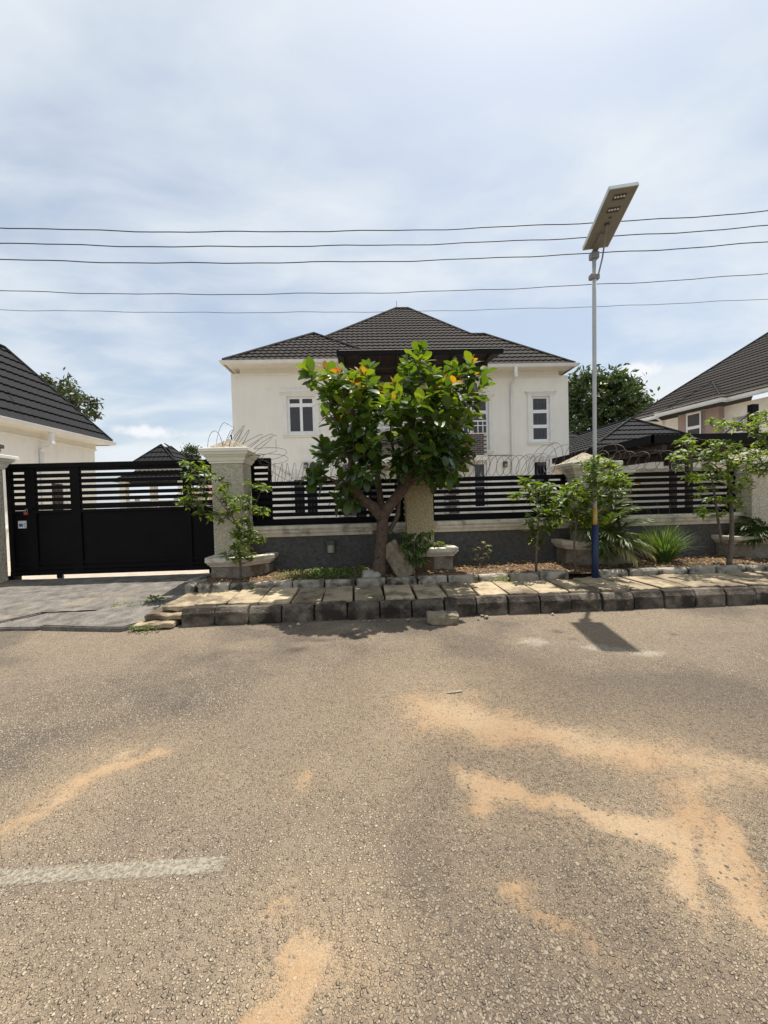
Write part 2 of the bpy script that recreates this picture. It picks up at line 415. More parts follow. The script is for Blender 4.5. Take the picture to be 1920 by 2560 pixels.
def rough_block(sx, sy, sz, seed, chamfer=(0, 0), jit=0.006, bev=0.012, mat=None, name='block', cuts=3):
    """an uneven concrete block centred in x, y from 0 to sy, z from 0 to sz, optional chamfer (dy, dz) on the top front edge."""
    rnd = random.Random(seed)
    cy, cz = chamfer
    prof = [(0, 0), (sy, 0), (sy, sz), (cy, sz)] + ([(0, sz - cz)] if cz else [])
    bm = bmesh.new()
    a = [bm.verts.new((-sx / 2, y, z)) for y, z in prof]; c = [bm.verts.new((sx / 2, y, z)) for y, z in prof]
    bm.faces.new(a); bm.faces.new(c[::-1])
    for i in range(len(prof)):
        j = (i + 1) % len(prof)
        bm.faces.new((a[j], a[i], c[i], c[j]))
    bmesh.ops.recalc_face_normals(bm, faces=bm.faces)
    bmesh.ops.bevel(bm, geom=list(bm.edges), offset=bev, segments=1, affect='EDGES')
    long = [e for e in bm.edges if abs(e.verts[0].co.x - e.verts[1].co.x) > sx * 0.5]
    bmesh.ops.subdivide_edges(bm, edges=long, cuts=cuts)
    for v in bm.verts:
        q = v.co * 9 + Vector((seed * 7.3, seed * 1.7, 0))
        v.co += Vector((mnoise.noise(q), mnoise.noise(q + Vector((31, 0, 0))), mnoise.noise(q + Vector((0, 57, 0))))) * jit * 1.6
        v.co += Vector((rnd.uniform(-1, 1), rnd.uniform(-1, 1), rnd.uniform(-1, 1))) * jit * 0.5
    me = bpy.data.meshes.new(name); bm.to_mesh(me); bm.free()
    if mat: me.materials.append(mat)
    return me

# ================================================================== SETTING: ground, road, driveway, pavement
def np_grid(name, xs, ys, zf, mat, attrs=None, kind='structure', parent=None):
    X, Y_ = np.meshgrid(xs, ys)
    Z = zf(X, Y_)
    nx, ny = len(xs), len(ys)
    co = np.stack([X.ravel(), Y_.ravel(), Z.ravel()], 1)
    i = np.arange(nx * ny).reshape(ny, nx)
    q = np.stack([i[:-1, :-1].ravel(), i[:-1, 1:].ravel(), i[1:, 1:].ravel(), i[1:, :-1].ravel()], 1)
    me = bpy.data.meshes.new(name)
    me.vertices.add(len(co)); me.vertices.foreach_set('co', co.ravel())
    me.loops.add(q.size); me.loops.foreach_set('vertex_index', q.ravel())
    me.polygons.add(len(q)); me.polygons.foreach_set('loop_start', np.arange(len(q)) * 4); me.polygons.foreach_set('loop_total', np.full(len(q), 4))
    me.update(calc_edges=True); me.validate()
    for nm, fn in (attrs or {}).items():
        a = me.attributes.new(nm, 'FLOAT', 'POINT'); a.data.foreach_set('value', fn(X, Y_).ravel().astype(np.float32))
    me.materials.append(mat)
    for p in me.polygons: p.use_smooth = True
    o = link(name, me, parent)
    if kind: o['kind'] = kind
    return o


_T = {}


def vnoise(X, Y_, s, seed=0):
    """smooth value noise, numpy."""
    T = _T.get(seed)
    if T is None: T = _T[seed] = np.random.RandomState(seed).rand(128, 128)
    x = X * s + 500.3; y = Y_ * s + 500.7
    xi = np.floor(x).astype(int); yi = np.floor(y).astype(int); fx = x - xi; fy = y - yi
    fx = fx * fx * (3 - 2 * fx); fy = fy * fy * (3 - 2 * fy)
    g = lambda a, b: T[a % 128, b % 128]
    return (g(xi, yi) * (1 - fx) + g(xi + 1, yi) * fx) * (1 - fy) + (g(xi, yi + 1) * (1 - fx) + g(xi + 1, yi + 1) * fx) * fy


def fbm(X, Y_, s, seed=0, oct=4):
    r = 0; a = 0.5; t = 0
    for k in range(oct):
        r = r + a * vnoise(X, Y_, s * 2 ** k, seed + k); t += a; a *= 0.55
    return r / t


SANDP = [  # drifts of red sand: polylines of (x, y, half width, strength)
    [(0.42, 3.1, .2, .6), (0.52, 2.82, .36, .85), (0.82, 2.62, .34, .9), (1.15, 2.55, .26, .8), (1.45, 2.38, .24, .8), (1.85, 2.18, .26, .7), (2.3, 2.0, .22, .65), (2.9, 1.9, .25, .6)],
    [(0.8, 3.0, .3, .35), (1.5, 2.75, .3, .35), (2.2, 2.4, .3, .35)],
    [(1.9, 2.05, .22, .7), (1.62, 1.88, .15, .8), (1.42, 1.72, .10, .95), (1.22, 1.52, .07, .95), (1.20, 1.38, .06, .7)],
    [(1.7, 1.75, .10, 1), (1.5, 1.52, .08, 1), (1.42, 1.36, .09, .9), (1.5, 1.2, .1, .9)],
    [(0.56, 2.16, .07, .75), (0.72, 2.0, .10, 1), (1.0, 1.86, .08, .9), (1.3, 1.8, .08, 1), (1.5, 1.76, .1, 1)],
    [(-1.42, 2.52, .10, .7), (-1.72, 2.36, .12, .9), (-1.85, 2.18, .10, .8), (-1.95, 1.98, .09, .6), (-2.2, 1.85, .1, .5)],
    [(-0.47, 2.26, .06, .8), (-0.40, 2.16, .07, .7)],
    [(0.0, 2.14, .08, .45)],
    [(-.98, 2.32, .10, .5)],
    [(-.20, 1.36, .06, .8), (-.16, 1.26, .10, 1), (-.06, 1.2, .09, 1), (-.26, 1.14, .07, .9)],
    [(-.36, 1.52, .05, .7), (-.30, 1.45, .05, .5)],
    [(.58, 1.54, .06, .8), (.68, 1.44, .07, .7), (.8, 1.34, .07, .5)],
    [(-1.25, 1.2, .12, .6), (-1.05, 1.08, .12, .6)], [(.45, 1.3, .12, .35)],
]


def sand_mask(X, Y_, ws=1.0):
    out = np.zeros_like(X)
    wx = (fbm(X, Y_, 1.9, 5) - .5) * .5; wy = (fbm(X, Y_, 1.9, 25) - .5) * .4
    wx = wx + (fbm(X, Y_, 8, 55) - .5) * .18; wy = wy + (fbm(X, Y_, 8, 65) - .5) * .14
    x = X + wx; y = Y_ + wy
    for pl in SANDP:
        if len(pl) == 1: pl = [pl[0], pl[0]]
        for (ax, ay, aw, as_), (bx, by, bw, bs) in zip(pl[:-1], pl[1:]):
            dx, dy = bx - ax, by - ay; L2 = dx * dx + dy * dy + 1e-9
            t = np.clip(((x - ax) * dx + (y - ay) * dy) / L2, 0, 1)
            d = np.hypot(x - ax - t * dx, y - ay - t * dy) / ((aw + (bw - aw) * t) * ws + (ws - 1) * .09)
            out = np.maximum(out, np.clip((1.75 - d) / 1.6, 0, 1) * (as_ + (bs - as_) * t))
    return out


def dust_mask(X, Y_):
    n = fbm(X, Y_, .9, 77); n2 = fbm(X, Y_, .35, 91)
    edge = np.clip((Y_ - 3.7 + (n - .5) * 1.8) / .9, 0, 1) * 1.25
    right = np.clip((X - .1 + (n - .5) * 1.5) / 1.2, 0, 1) * np.clip((4.6 - X) / 2.0, 0, 1) * np.clip((Y_ - 2.2 + (n2 - .5)) / .8, 0, 1) * .5
    midl = np.exp(-(((X + .35) / .7) ** 2 + ((Y_ - 2.4) / .9) ** 2)) * .35
    blot = np.clip((n2 - .45) * 2.5, 0, 1) * .5 + np.clip((n - .5) * 2.2, 0, 1) * .3
    near = np.clip(sand_mask(X, Y_, 1.9) * 1.1, 0, .85)
    return np.clip((.15 + np.maximum(np.maximum(np.maximum(edge, right), np.maximum(midl, blot)), near)) * (0.7 + .6 * (fbm(X, Y_, 5, 7) - .3)), 0, 1)


DARKS = [(-.82, 4.5, .10), (-.62, 4.46, .08), (-.30, 4.62, .16), (-.9, 4.62, .07), (-.86, 4.22, .09), (.9, 4.1, .05), (2.2, 4.45, .06), (2.25, 4.2, .05), (3.4, 4.2, .05), (-.2, 4.5, .08)]  # dark blots on the road: centre and half width


def dark_blot_mask(X, Y_):
    out = np.zeros_like(X)
    for (a, b, w) in DARKS:
        d = np.hypot((X - a) / (w * 1.7), (Y_ - b) / w) + (fbm(X, Y_, 9, 31) - .5) * 1.4
        out = np.maximum(out, np.clip(1.15 - d, 0, 1))
    big = np.clip((fbm(X, Y_, .5, 13) - .5) * 3, 0, 1) * .35 * np.clip((4.2 - Y_) / 1.0, 0, 1)
    return np.maximum(out, big)


PALES = [(2.5, 3.87, .10), (2.75, 3.72, .07), (2.35, 3.95, .08), (1.85, 4.15, .12)]


def pale_mask(X, Y_):
    out = np.zeros_like(X)
    for (a, b, w) in PALES:
        d = np.hypot((X - a) / (w * 2.2), (Y_ - b) / w) + (fbm(X, Y_, 7, 33) - .5) * 2.0
        out = np.maximum(out, np.clip((1.0 - d) * 2, 0, 1))
    return out


def road_z(X, Y_):
    return (fbm(X, Y_, 1.1, 3, 3) - .5) * .022 + sand_mask(X, Y_) * .004 + np.clip((Y_ - 4.7) / .5, 0, 1) * .012


# asphalt
mt, n, l, b = newmat('dusty_worn_asphalt')
g = N(n, 'ShaderNodeNewGeometry'); P_ = g.outputs['Position']
def vor(scale, feature='F1', rnd=1.0):
    v = N(n, 'ShaderNodeTexVoronoi', feature=feature); v.inputs['Scale'].default_value = scale; v.inputs['Randomness'].default_value = rnd
    l.new(wv.outputs[0], v.inputs['Vector']); return v
def noi(scale, det=4, rough=.55):
    v = N(n, 'ShaderNodeTexNoise'); v.inputs['Scale'].default_value = scale; v.inputs['Detail'].default_value = det; v.inputs['Roughness'].default_value = rough
    l.new(P_, v.inputs['Vector']); return v.outputs['Fac']
def mixc(fac, A, B):
    m_ = N(n, 'ShaderNodeMix', data_type='RGBA')
    for s_, x in (('Factor', fac), ('A', A), ('B', B)):
        if isinstance(x, tuple): m_.inputs[s_].default_value = (*x, 1)
        elif isinstance(x, (int, float)): m_.inputs[s_].default_value = x
        else: l.new(x, m_.inputs[s_])
    return m_.outputs['Result']
dn = N(n, 'ShaderNodeTexNoise'); dn.inputs['Scale'].default_value = 55; l.new(P_, dn.inputs['Vector'])
wv = N(n, 'ShaderNodeVectorMath', operation='ADD'); sc_ = N(n, 'ShaderNodeVectorMath', operation='SCALE'); sc_.inputs['Scale'].default_value = .016
l.new(dn.outputs['Color'], sc_.inputs[0]); l.new(P_, wv.inputs[0]); l.new(sc_.outputs[0], wv.inputs[1])
v1 = vor(52); v2 = vor(112)
sp1 = N(n, 'ShaderNodeSeparateColor'); l.new(v1.outputs['Color'], sp1.inputs[0])
sp2 = N(n, 'ShaderNodeSeparateColor'); l.new(v2.outputs['Color'], sp2.inputs[0])
# exposed chippings: only some of the cells carry a stone
st1 = mathn(n, l, 'MULTIPLY', ramp(n, l, v1.outputs['Distance'], [(.30, 1.0), (.46, 0.0)]), ramp(n, l, sp1.outputs['Red'], [(.52, 0.0), (.58, 1.0)]))
st2 = mathn(n, l, 'MULTIPLY', ramp(n, l, v2.outputs['Distance'], [(.38, 1.0), (.58, 0.0)]), ramp(n, l, sp2.outputs['Red'], [(.10, 0.0), (.16, 1.0)]))
stone_c = ramp(n, l, sp1.outputs['Green'], [(0.0, (.17, .135, .10)), (.3, (.30, .245, .175)), (.7, (.46, .38, .27)), (1.0, (.60, .51, .38))])
stone2_c = ramp(n, l, sp2.outputs['Green'], [(0.0, (.12, .094, .07)), (.5, (.30, .24, .17)), (1.0, (.50, .41, .295))])
matrix = ramp(n, l, noi(3.0, 8, .65), [(.28, (.078, .062, .051)), (.72, (.165, .129, .098))])
c = mixc(st2, matrix, stone2_c)
c = mixc(st1, c, stone_c)
at = lambda nm: (lambda a: (setattr(a, 'attribute_name', nm), a.outputs['Fac'])[1])(N(n, 'ShaderNodeAttribute'))
fine = noi(230, 3, .6); medn = noi(38, 5, .65)
dustf = mathn(n, l, 'MULTIPLY', at('dust'), ramp(n, l, medn, [(.25, .35), (.7, 1.0)]))
dustc = ramp(n, l, noi(11, 6, .6), [(.3, (.285, .222, .155)), (.7, (.385, .30, .208))])
c = mixc(mathn(n, l, 'MULTIPLY', dustf, .7), c, dustc)
tone = at('tone')
c = mixc(ramp(n, l, tone, [(.38, .55), (.52, 0.0)]), c, mixc(st2, (.062, .052, .047), (.19, .158, .128)))      # older grey binder
c = mixc(ramp(n, l, tone, [(.53, 0.0), (.68, .38)]), c, (.29, .228, .165))                                     # buff dust ground in
c = mixc(mathn(n, l, 'MULTIPLY', at('halo'), ramp(n, l, medn, [(.3, .15), (.7, .75)])), c, (.37, .27, .165))
sraw = at('sand')
brk = mathn(n, l, 'ADD', mathn(n, l, 'ADD', mathn(n, l, 'MULTIPLY', noi(8, 4, .6), .45), mathn(n, l, 'MULTIPLY', medn, .5)), mathn(n, l, 'MULTIPLY', noi(120, 2, .6), .55))
sandf = ramp(n, l, mathn(n, l, 'SUBTRACT', mathn(n, l, 'MULTIPLY', sraw, 1.68), mathn(n, l, 'MULTIPLY', mathn(n, l, 'SUBTRACT', brk, .52), 1.7)), [(.22, 0.0), (.92, 1.0)])
sandc = mixc(ramp(n, l, noi(2.2, 4), [(.4, 0.0), (.62, 1.0)]), (.40, .285, .170), (.37, .225, .115))
grain = mixc(ramp(n, l, fine, [(.58, 0.0), (.68, 1.0)]), sandc, (.22, .12, .06))
sandk = mathn(n, l, 'MULTIPLY', sandf, mathn(n, l, 'SUBTRACT', 1.0, mathn(n, l, 'MULTIPLY', mathn(n, l, 'MAXIMUM', st1, mathn(n, l, 'MULTIPLY', st2, .7)), .6)))
c = mixc(mathn(n, l, 'MULTIPLY', sandk, .80), c, grain)
dblot = at('dark_blot')
c = mixc(mathn(n, l, 'MULTIPLY', dblot, .62), c, (.075, .058, .045))
c = mixc(mathn(n, l, 'MULTIPLY', at('pale'), .55), c, (.44, .39, .31))
l.new(c, b.inputs['Base Color']); b.inputs['Roughness'].default_value = .92; b.inputs['Specular IOR Level'].default_value = .25
hh = mathn(n, l, 'ADD', mathn(n, l, 'MULTIPLY', st1, 1.0), mathn(n, l, 'MULTIPLY', st2, .5))
hh = mathn(n, l, 'MULTIPLY', hh, mathn(n, l, 'SUBTRACT', 1.0, mathn(n, l, 'MULTIPLY', sandf, .8)))
hh = mathn(n, l, 'ADD', hh, mathn(n, l, 'MULTIPLY', fine, .35))
bp = N(n, 'ShaderNodeBump'); bp.inputs['Strength'].default_value = 1.0; bp.inputs['Distance'].default_value = .014
l.new(hh, bp.inputs['Height']); l.new(bp.outputs[0], b.inputs['Normal'])
ASPH = mt

xs = np.unique(np.concatenate([np.linspace(-60, -8, 14), np.arange(-8, 10.01, .05), np.linspace(10, 60, 14)]).round(4))
ys = np.unique(np.concatenate([np.linspace(-9, .4, 12), np.arange(.4, 5.31, .04)]).round(4))
road = np_grid('road', xs, ys, road_z, ASPH, {'sand': sand_mask, 'dust': dust_mask, 'dark_blot': dark_blot_mask, 'pale': pale_mask, 'halo': lambda X, Y_: sand_mask(X, Y_, 2.4), 'tone': lambda X, Y_: fbm(X, Y_, .75, 61, 5)})

gx = np.concatenate([np.linspace(-900, -70, 6), np.linspace(-60, 60, 9), np.linspace(70, 900, 6)])
gy = np.concatenate([np.linspace(-400, -20, 4), np.linspace(-10, 80, 8), np.linspace(100, 1500, 6)])
np_grid('ground', gx, gy, lambda X, Y_: X * 0 - .12, GROUND)
np_grid('yard_paving', np.linspace(-40, 40, 3), np.linspace(7.74, 75, 3), lambda X, Y_: X * 0 + .24, YARD)

# worn dash of lane paint: thin sheet following the road surface
mt, n, l, b = newmat('worn_road_paint')
g = N(n, 'ShaderNodeNewGeometry'); P_ = g.outputs['Position']
b.inputs['Base Color'].default_value = (.34, .31, .24, 1); b.inputs['Roughness'].default_value = .85
nz = N(n, 'ShaderNodeTexNoise'); nz.inputs['Scale'].default_value = 60; nz.inputs['Detail'].default_value = 8; nz.inputs['Roughness'].default_value = .7; l.new(P_, nz.inputs['Vector'])
a_ = N(n, 'ShaderNodeAttribute'); a_.attribute_name = 'wear'
tr = N(n, 'ShaderNodeBsdfTransparent'); ms = N(n, 'ShaderNodeMixShader')
l.new(ramp(n, l, mathn(n, l, 'ADD', nz.outputs['Fac'], a_.outputs['Fac']), [(.42, 0.0), (.66, .75)]), ms.inputs[0])
l.new(tr.outputs[0], ms.inputs[1]); l.new(b.outputs[0], ms.inputs[2]); l.new(ms.outputs[0], n['Material Output'].inputs[0])
def wear(X, Y_):
    ex = np.minimum(np.clip((Y_ - 1.640) / .02, 0, 1), np.clip((1.752 - Y_) / .02, 0, 1)) * np.clip((-.67 - X) / .03, 0, 1)
    return -.35 + ex * (.40 + .12 * (fbm(X, Y_, 2.5, 3) - .4))
dash = np_grid('road_marking', np.arange(-4.2, -.62, .03), np.arange(1.63, 1.766, .012), lambda X, Y_: road_z(X, Y_) + .004, mt, {'wear': wear})

# chippings lying loose or standing proud of the asphalt
rs = np.random.RandomState(5)
def pebbles(name, n, fn, mats):
    ico = [(0, 0, 1), (.89, 0, .45), (.28, .85, .45), (-.72, .53, .45), (-.72, -.53, .45), (.28, -.85, .45), (.72, .53, -.45), (-.28, .85, -.45), (-.89, 0, -.45), (-.28, -.85, -.45), (.72, -.53, -.45)]
    fc = [(0, 1, 2), (0, 2, 3), (0, 3, 4), (0, 4, 5), (0, 5, 1), (1, 6, 2), (2, 7, 3), (3, 8, 4), (4, 9, 5), (5, 10, 1), (6, 7, 2), (7, 8, 3), (8, 9, 4), (9, 10, 5), (10, 6, 1)]
    B = np.array(ico); vv = []; ff = []
    for k in range(n):
        x, y, z, s = fn()
        q = B * (1 + rs.uniform(-.22, .22, (len(B), 1))) * np.array([1, rs.uniform(.6, 1), rs.uniform(.45, .75)]) * s
        a = rs.uniform(0, 6.28); ca, sa = math.cos(a), math.sin(a)
        q = np.stack([q[:, 0] * ca - q[:, 1] * sa + x, q[:, 0] * sa + q[:, 1] * ca + y, q[:, 2] + z], 1)
        b0 = len(vv) * len(B); vv.append(q); ff += [tuple(b0 + i for i in t) for t in fc]
    me = bpy.data.meshes.new(name); me.from_pydata(np.concatenate(vv).tolist(), [], ff)
    for m_ in mats: me.materials.append(m_)
    if len(mats) > 1:
        mi = np.repeat(rs.randint(0, len(mats), n), len(fc)); me.polygons.foreach_set('material_index', mi.astype(np.int32))
    return me
CX, CY = np.meshgrid(np.arange(-8, 10.01, .05), np.arange(.4, 5.31, .04)); CHN = fbm(CX, CY, 1.6, 44); CHS = sand_mask(CX, CY); CHZ = road_z(CX, CY)
def chip():
    while True:
        y = .85 + 2.2 * rs.rand() ** 1.7; x = rs.uniform(-1.25, 1.25) * y
        i = int((x + 8) / .05 + .5) ; j = int((y - .4) / .04 + .5)
        if 0 <= i < 360 and 0 <= j < 122 and rs.rand() < .05 + .95 * np.clip((CHN[j, i] - .46) * 6, 0, 1) and rs.rand() > CHS[j, i] * .85: break
    s = rs.uniform(.003, .0072) * (1.45 if rs.rand() < .10 else 1)
    return x, y, CHZ[j, i] - s * .12, s
PEB = [pm('chipping_%d' % i, c_, tuple(v * .8 for v in c_), 60, .9) for i, c_ in enumerate([(.25, .205, .145), (.20, .16, .112), (.15, .118, .086), (.28, .235, .17), (.21, .165, .11), (.11, .09, .07)])]
ch = link('road_chippings', pebbles('road_chippings', 11000, chip, PEB)); tag(ch, 'pale loose chippings scattered over the near road surface', 'gravel', kind='stuff')

# ---- kerb, pavement slabs, edging
rnd = random.Random(3)
def setting(name):
    o = bpy.data.objects.new(name, None); col.objects.link(o); o['kind'] = 'structure'; return o
kerb = setting('kerb')
kv = [rough_block(.418, .135, .252, 10 + i, (.05, .07), .0035, .007, KERB, 'kerb_stone', 5) for i in range(6)]
for i in range(27):
    o = link('kerb_stone', kv[rnd.randrange(6)], kerb)
    o.location = (-2.33 + .44 * i + rnd.uniform(-.006, .006), 5.155 + rnd.uniform(-.012, .012), -.012 + rnd.uniform(-.012, .008)); o.rotation_euler = (rnd.uniform(-.02, .03), rnd.uniform(-.012, .012), rnd.uniform(-.025, .025))
MB().box(-2.5, 9.5, 5.25, 6.2, -.1, .165).build('kerb_bedding', SOIL, kerb)

pave = setting('pavement')
sv = [rough_block(.408, .84, .07, 40 + i, (0, 0), .008, .009, SLABM, 'paving_slab', 5) for i in range(10)]
for i in range(28):
    o = link('paving_slab', sv[rnd.randrange(10)], pave)
    o.location = (-2.67 + .437 * i + rnd.uniform(-.012, .012), 5.302 + rnd.uniform(-.012, .02), .190 + rnd.uniform(-.01, .012))
    o.rotation_euler = (rnd.uniform(-.016, .02), rnd.uniform(-.035, .035), rnd.uniform(-.045, .045))
# the broken end: two slabs bedded one on the other below the first
for (x, y, z, sx, sd) in ((-2.80, 5.20, .095, .5, 61), (-2.88, 5.08, .015, .5, 62)):
    o = link('paving_slab', rough_block(sx, .75, .075, sd, (0, 0), .012, .014, SLABM, 'paving_slab', 4), pave); o.location = (x, y, z); o.rotation_euler = (.02, .02, rnd.uniform(-.06, .06))

edging = setting('edging')
ev = [rough_block(.475, .11, .20, 80 + i, (.03, .03), .007, .012, EDGE, 'edging_stone', 4) for i in range(6)]
x = -2.52
for i in range(25):
    if not (3.42 < x < 3.8):
        o = link('edging_stone', ev[rnd.randrange(6)], edging); o.location = (x, 6.14 + rnd.uniform(-.015, .015), .17 + rnd.uniform(-.012, .008)); o.rotation_euler = (rnd.uniform(-.05, .05), rnd.uniform(-.015, .015), rnd.uniform(-.03, .03))
    x += .50
for k, (x, y, a) in enumerate(((-2.84, 6.42, 1.35), (-2.98, 6.85, 1.30))):
    o = link('edging_stone', ev[k], edging); o.location = (x, y, .16); o.rotation_euler = (0, 0, a)

# ---- verge soil between edging and wall
def verge_z(X, Y_):
    return .315 + .05 * np.clip((Y_ - 6.2) / 1.0, 0, 1) + (fbm(X, Y_, 3.0, 17) - .5) * .06 + (fbm(X, Y_, 14, 27, 3) - .5) * .03
np_grid('verge_soil', np.arange(-2.86, 9.6, .045), np.arange(6.2, 7.41, .04), verge_z, SOIL)
def vz(x, y): return float(verge_z(np.array([[x]]), np.array([[y]]))[0, 0])

def scatter_leaves(name, n, fn, L, mats, seed, kind='stuff'):
    r = np.random.RandomState(seed); vv = []; ff = []
    base = np.array([(0, 0, 0), (.28, .3, .06), (.3, .65, .04), (0, 1, 0), (-.3, .65, .06), (-.28, .3, .04)]); 
    for k in range(n):
        x, y, z, up = fn(r)
        s = L * r.uniform(.6, 1.4); q = base * s
        E_ = Euler((r.uniform(-.5, .5) + up, r.uniform(-.5, .5), r.uniform(0, 6.28))).to_matrix()
        q = q @ np.array(E_).T + np.array([x, y, z]); b0 = 6 * k
        vv.append(q); ff += [(b0, b0 + 1, b0 + 2, b0 + 3), (b0, b0 + 3, b0 + 4, b0 + 5)]
    me = bpy.data.meshes.new(name); me.from_pydata(np.concatenate(vv).tolist(), [], ff)
    for m_ in mats: me.materials.append(m_)
    return link(name, me)
def lit(r):
    x = r.uniform(-2.7, 9.2); y = r.uniform(6.27, 7.3); return x, y, vz(x, y) + r.uniform(.003, .02), 0
o = scatter_leaves('leaf_litter', 5200, lit, .035, [DRYLEAF], 1); tag(o, 'dry brown and tan leaf litter on the verge soil', 'leaf litter', kind='stuff')
def gc(r):
    while True:
        x = r.normal(-.75, .42); y = r.uniform(6.35, 7.0)
        if -1.7 < x < -.1: break
    return x, y, vz(x, y) + r.uniform(.01, .07), .5
o = scatter_leaves('ground_cover', 1700, gc, .034, [GREENCOV], 2); tag(o, 'low green ground cover on the soil left of the tree trunk', 'ground cover', kind='stuff')
def gc2(r):
    x = r.uniform(1.2, 9); y = r.uniform(6.3, 7.25); return x, y, vz(x, y) + r.uniform(.01, .04), .5
o = scatter_leaves('sparse_weeds', 420, gc2, .026, [GREENCOV], 3); tag(o, 'sparse tiny weeds through the leaf litter right of the tree', 'weeds', kind='stuff')

# ---- driveway ramp of concrete with broken lower slabs
def drive_z(X, Y_):
    t = np.clip((Y_ - 5.05) / 2.6, 0, 1)
    return .045 + .215 * t ** .8 + (fbm(X, Y_, 1.3, 19) - .5) * .05 + (fbm(X, Y_, 9, 29, 3) - .5) * .012
drv = np_grid('driveway', np.arange(-16, -2.86, .07), np.arange(5.78, 7.80, .06), drive_z, CONC)
def drive_slab(pts, seed, lift):
    bm = bmesh.new(); vs = [bm.verts.new((x, y, float(drive_z(np.array([[x]]), np.array([[y]]))[0, 0]) + lift)) for x, y in pts]
    f = bm.faces.new(vs); r = bmesh.ops.extrude_face_region(bm, geom=[f]); 
    for v in [g for g in r['geom'] if isinstance(g, bmesh.types.BMVert)]: v.co.z -= .14
    bmesh.ops.recalc_face_normals(bm, faces=bm.faces)
    bmesh.ops.bevel(bm, geom=list(bm.edges), offset=.014, segments=2, affect='EDGES')
    bmesh.ops.triangulate(bm, faces=bm.faces); bmesh.ops.subdivide_edges(bm, edges=[e for e in bm.edges if e.calc_length() > .2], cuts=2)
    for v in bm.verts:
        q = v.co * 5 + Vector((seed, 0, 0)); v.co += Vector((mnoise.noise(q), mnoise.noise(q + Vector((9, 0, 0))), mnoise.noise(q + Vector((0, 9, 0))) * .6)) * .018
    me = bpy.data.meshes.new('driveway_slab'); bm.to_mesh(me); bm.free(); me.materials.append(CONC)
    return link('driveway_slab', me, drv)
drive_slab([(-4.42, 5.22), (-3.28, 5.06), (-3.0, 5.28), (-2.93, 5.84), (-3.95, 5.84)], 1, .012)
drive_slab([(-5.25, 5.28), (-4.46, 5.23), (-3.99, 5.84), (-4.75, 5.84)], 2, -.012)
drive_slab([(-6.9, 5.24), (-5.30, 5.285), (-4.80, 5.84), (-6.9, 5.84)], 3, .004)
drive_slab([(-9.5, 5.2), (-6.95, 5.24), (-6.95, 5.84), (-9.5, 5.84)], 4, 0)
# weeds at the foot of kerb end and on the driveway
def tuft(name, x, y, z, n, h, sp, mat, label, cat='weed', L=.045, seed=0):
    def fn(r):
        a = r.uniform(0, 6.28); d = sp * r.rand() ** .6
        return x + math.cos(a) * d, y + math.sin(a) * d * .45, z + r.uniform(.01, h), .6
    o = scatter_leaves(name, n, fn, L, [mat], 100 + seed)
    tag(o, label, cat, 'small weeds along the paving'); return o
tuft('weed', -3.36, 6.02, .13, 60, .10, .16, L_SAP, 'small leafy weed growing from the crack at the driveway edge', seed=1)
tuft('weed', -3.75, 5.93, .12, 40, .04, .25, GREENCOV, 'flat strip of weeds in the driveway crack', seed=2, L=.03)
tuft('weed', -2.95, 5.07, .0, 90, .07, .24, GREENCOV, 'weeds at the foot of the broken kerb end beside the driveway', seed=3, L=.035)
tuft('weed', -1.55, 5.14, .01, 22, .13, .05, GREENCOV, 'thin weed growing up the front of the kerb left of the tree shadow', seed=4, L=.03)
tuft('weed', .06, 5.29, .25, 26, .04, .09, GREENCOV, 'little weed between paving slab and kerb below the tree', seed=5, L=.03)
tuft('weed', 2.1, 6.1, .26, 70, .05, .22, L_SAP2, 'bright weeds at the edging between the tree and the lamp pole', seed=6, L=.03)
tuft('weed', -1.9, 6.1, .26, 24, .05, .05, L_SAP2, 'bright weed against the edging near the gate end', seed=7, L=.03)

# ================================================================== BOUNDARY: walls, pillars, planters, fences
WALLS = [(-2.30, .70, 'low dark grey boundary wall with cream coping behind the leafy tree'),
         (1.15, 3.90, 'low dark grey boundary wall with cream coping between tree and lamp pole'),
         (4.50, 7.34, 'low dark grey boundary wall with cream coping right of the lamp pole')]
for (a, c_, lab) in WALLS:
    t = thing('boundary_wall', ((a + c_) / 2, 7.4, .2), lab, 'wall', 'low boundary wall stretches')
    MB().box(a, c_, 7.34, 7.62, .15, 1.0).build('wall_body', GREYREND, t)
    prof = [(-.02, .985), (.05, .985), (.058, 1.01), (.062, 1.04), (.085, 1.05), (.098, 1.08), (.098, 1.10), (.075, 1.108), (.075, 1.125), (.105, 1.13), (.105, 1.18), (.095, 1.192), (-.28, 1.20)]
    MB().sweep([(a, 7.36), (c_, 7.36)], prof).build('coping', STONEW, t)

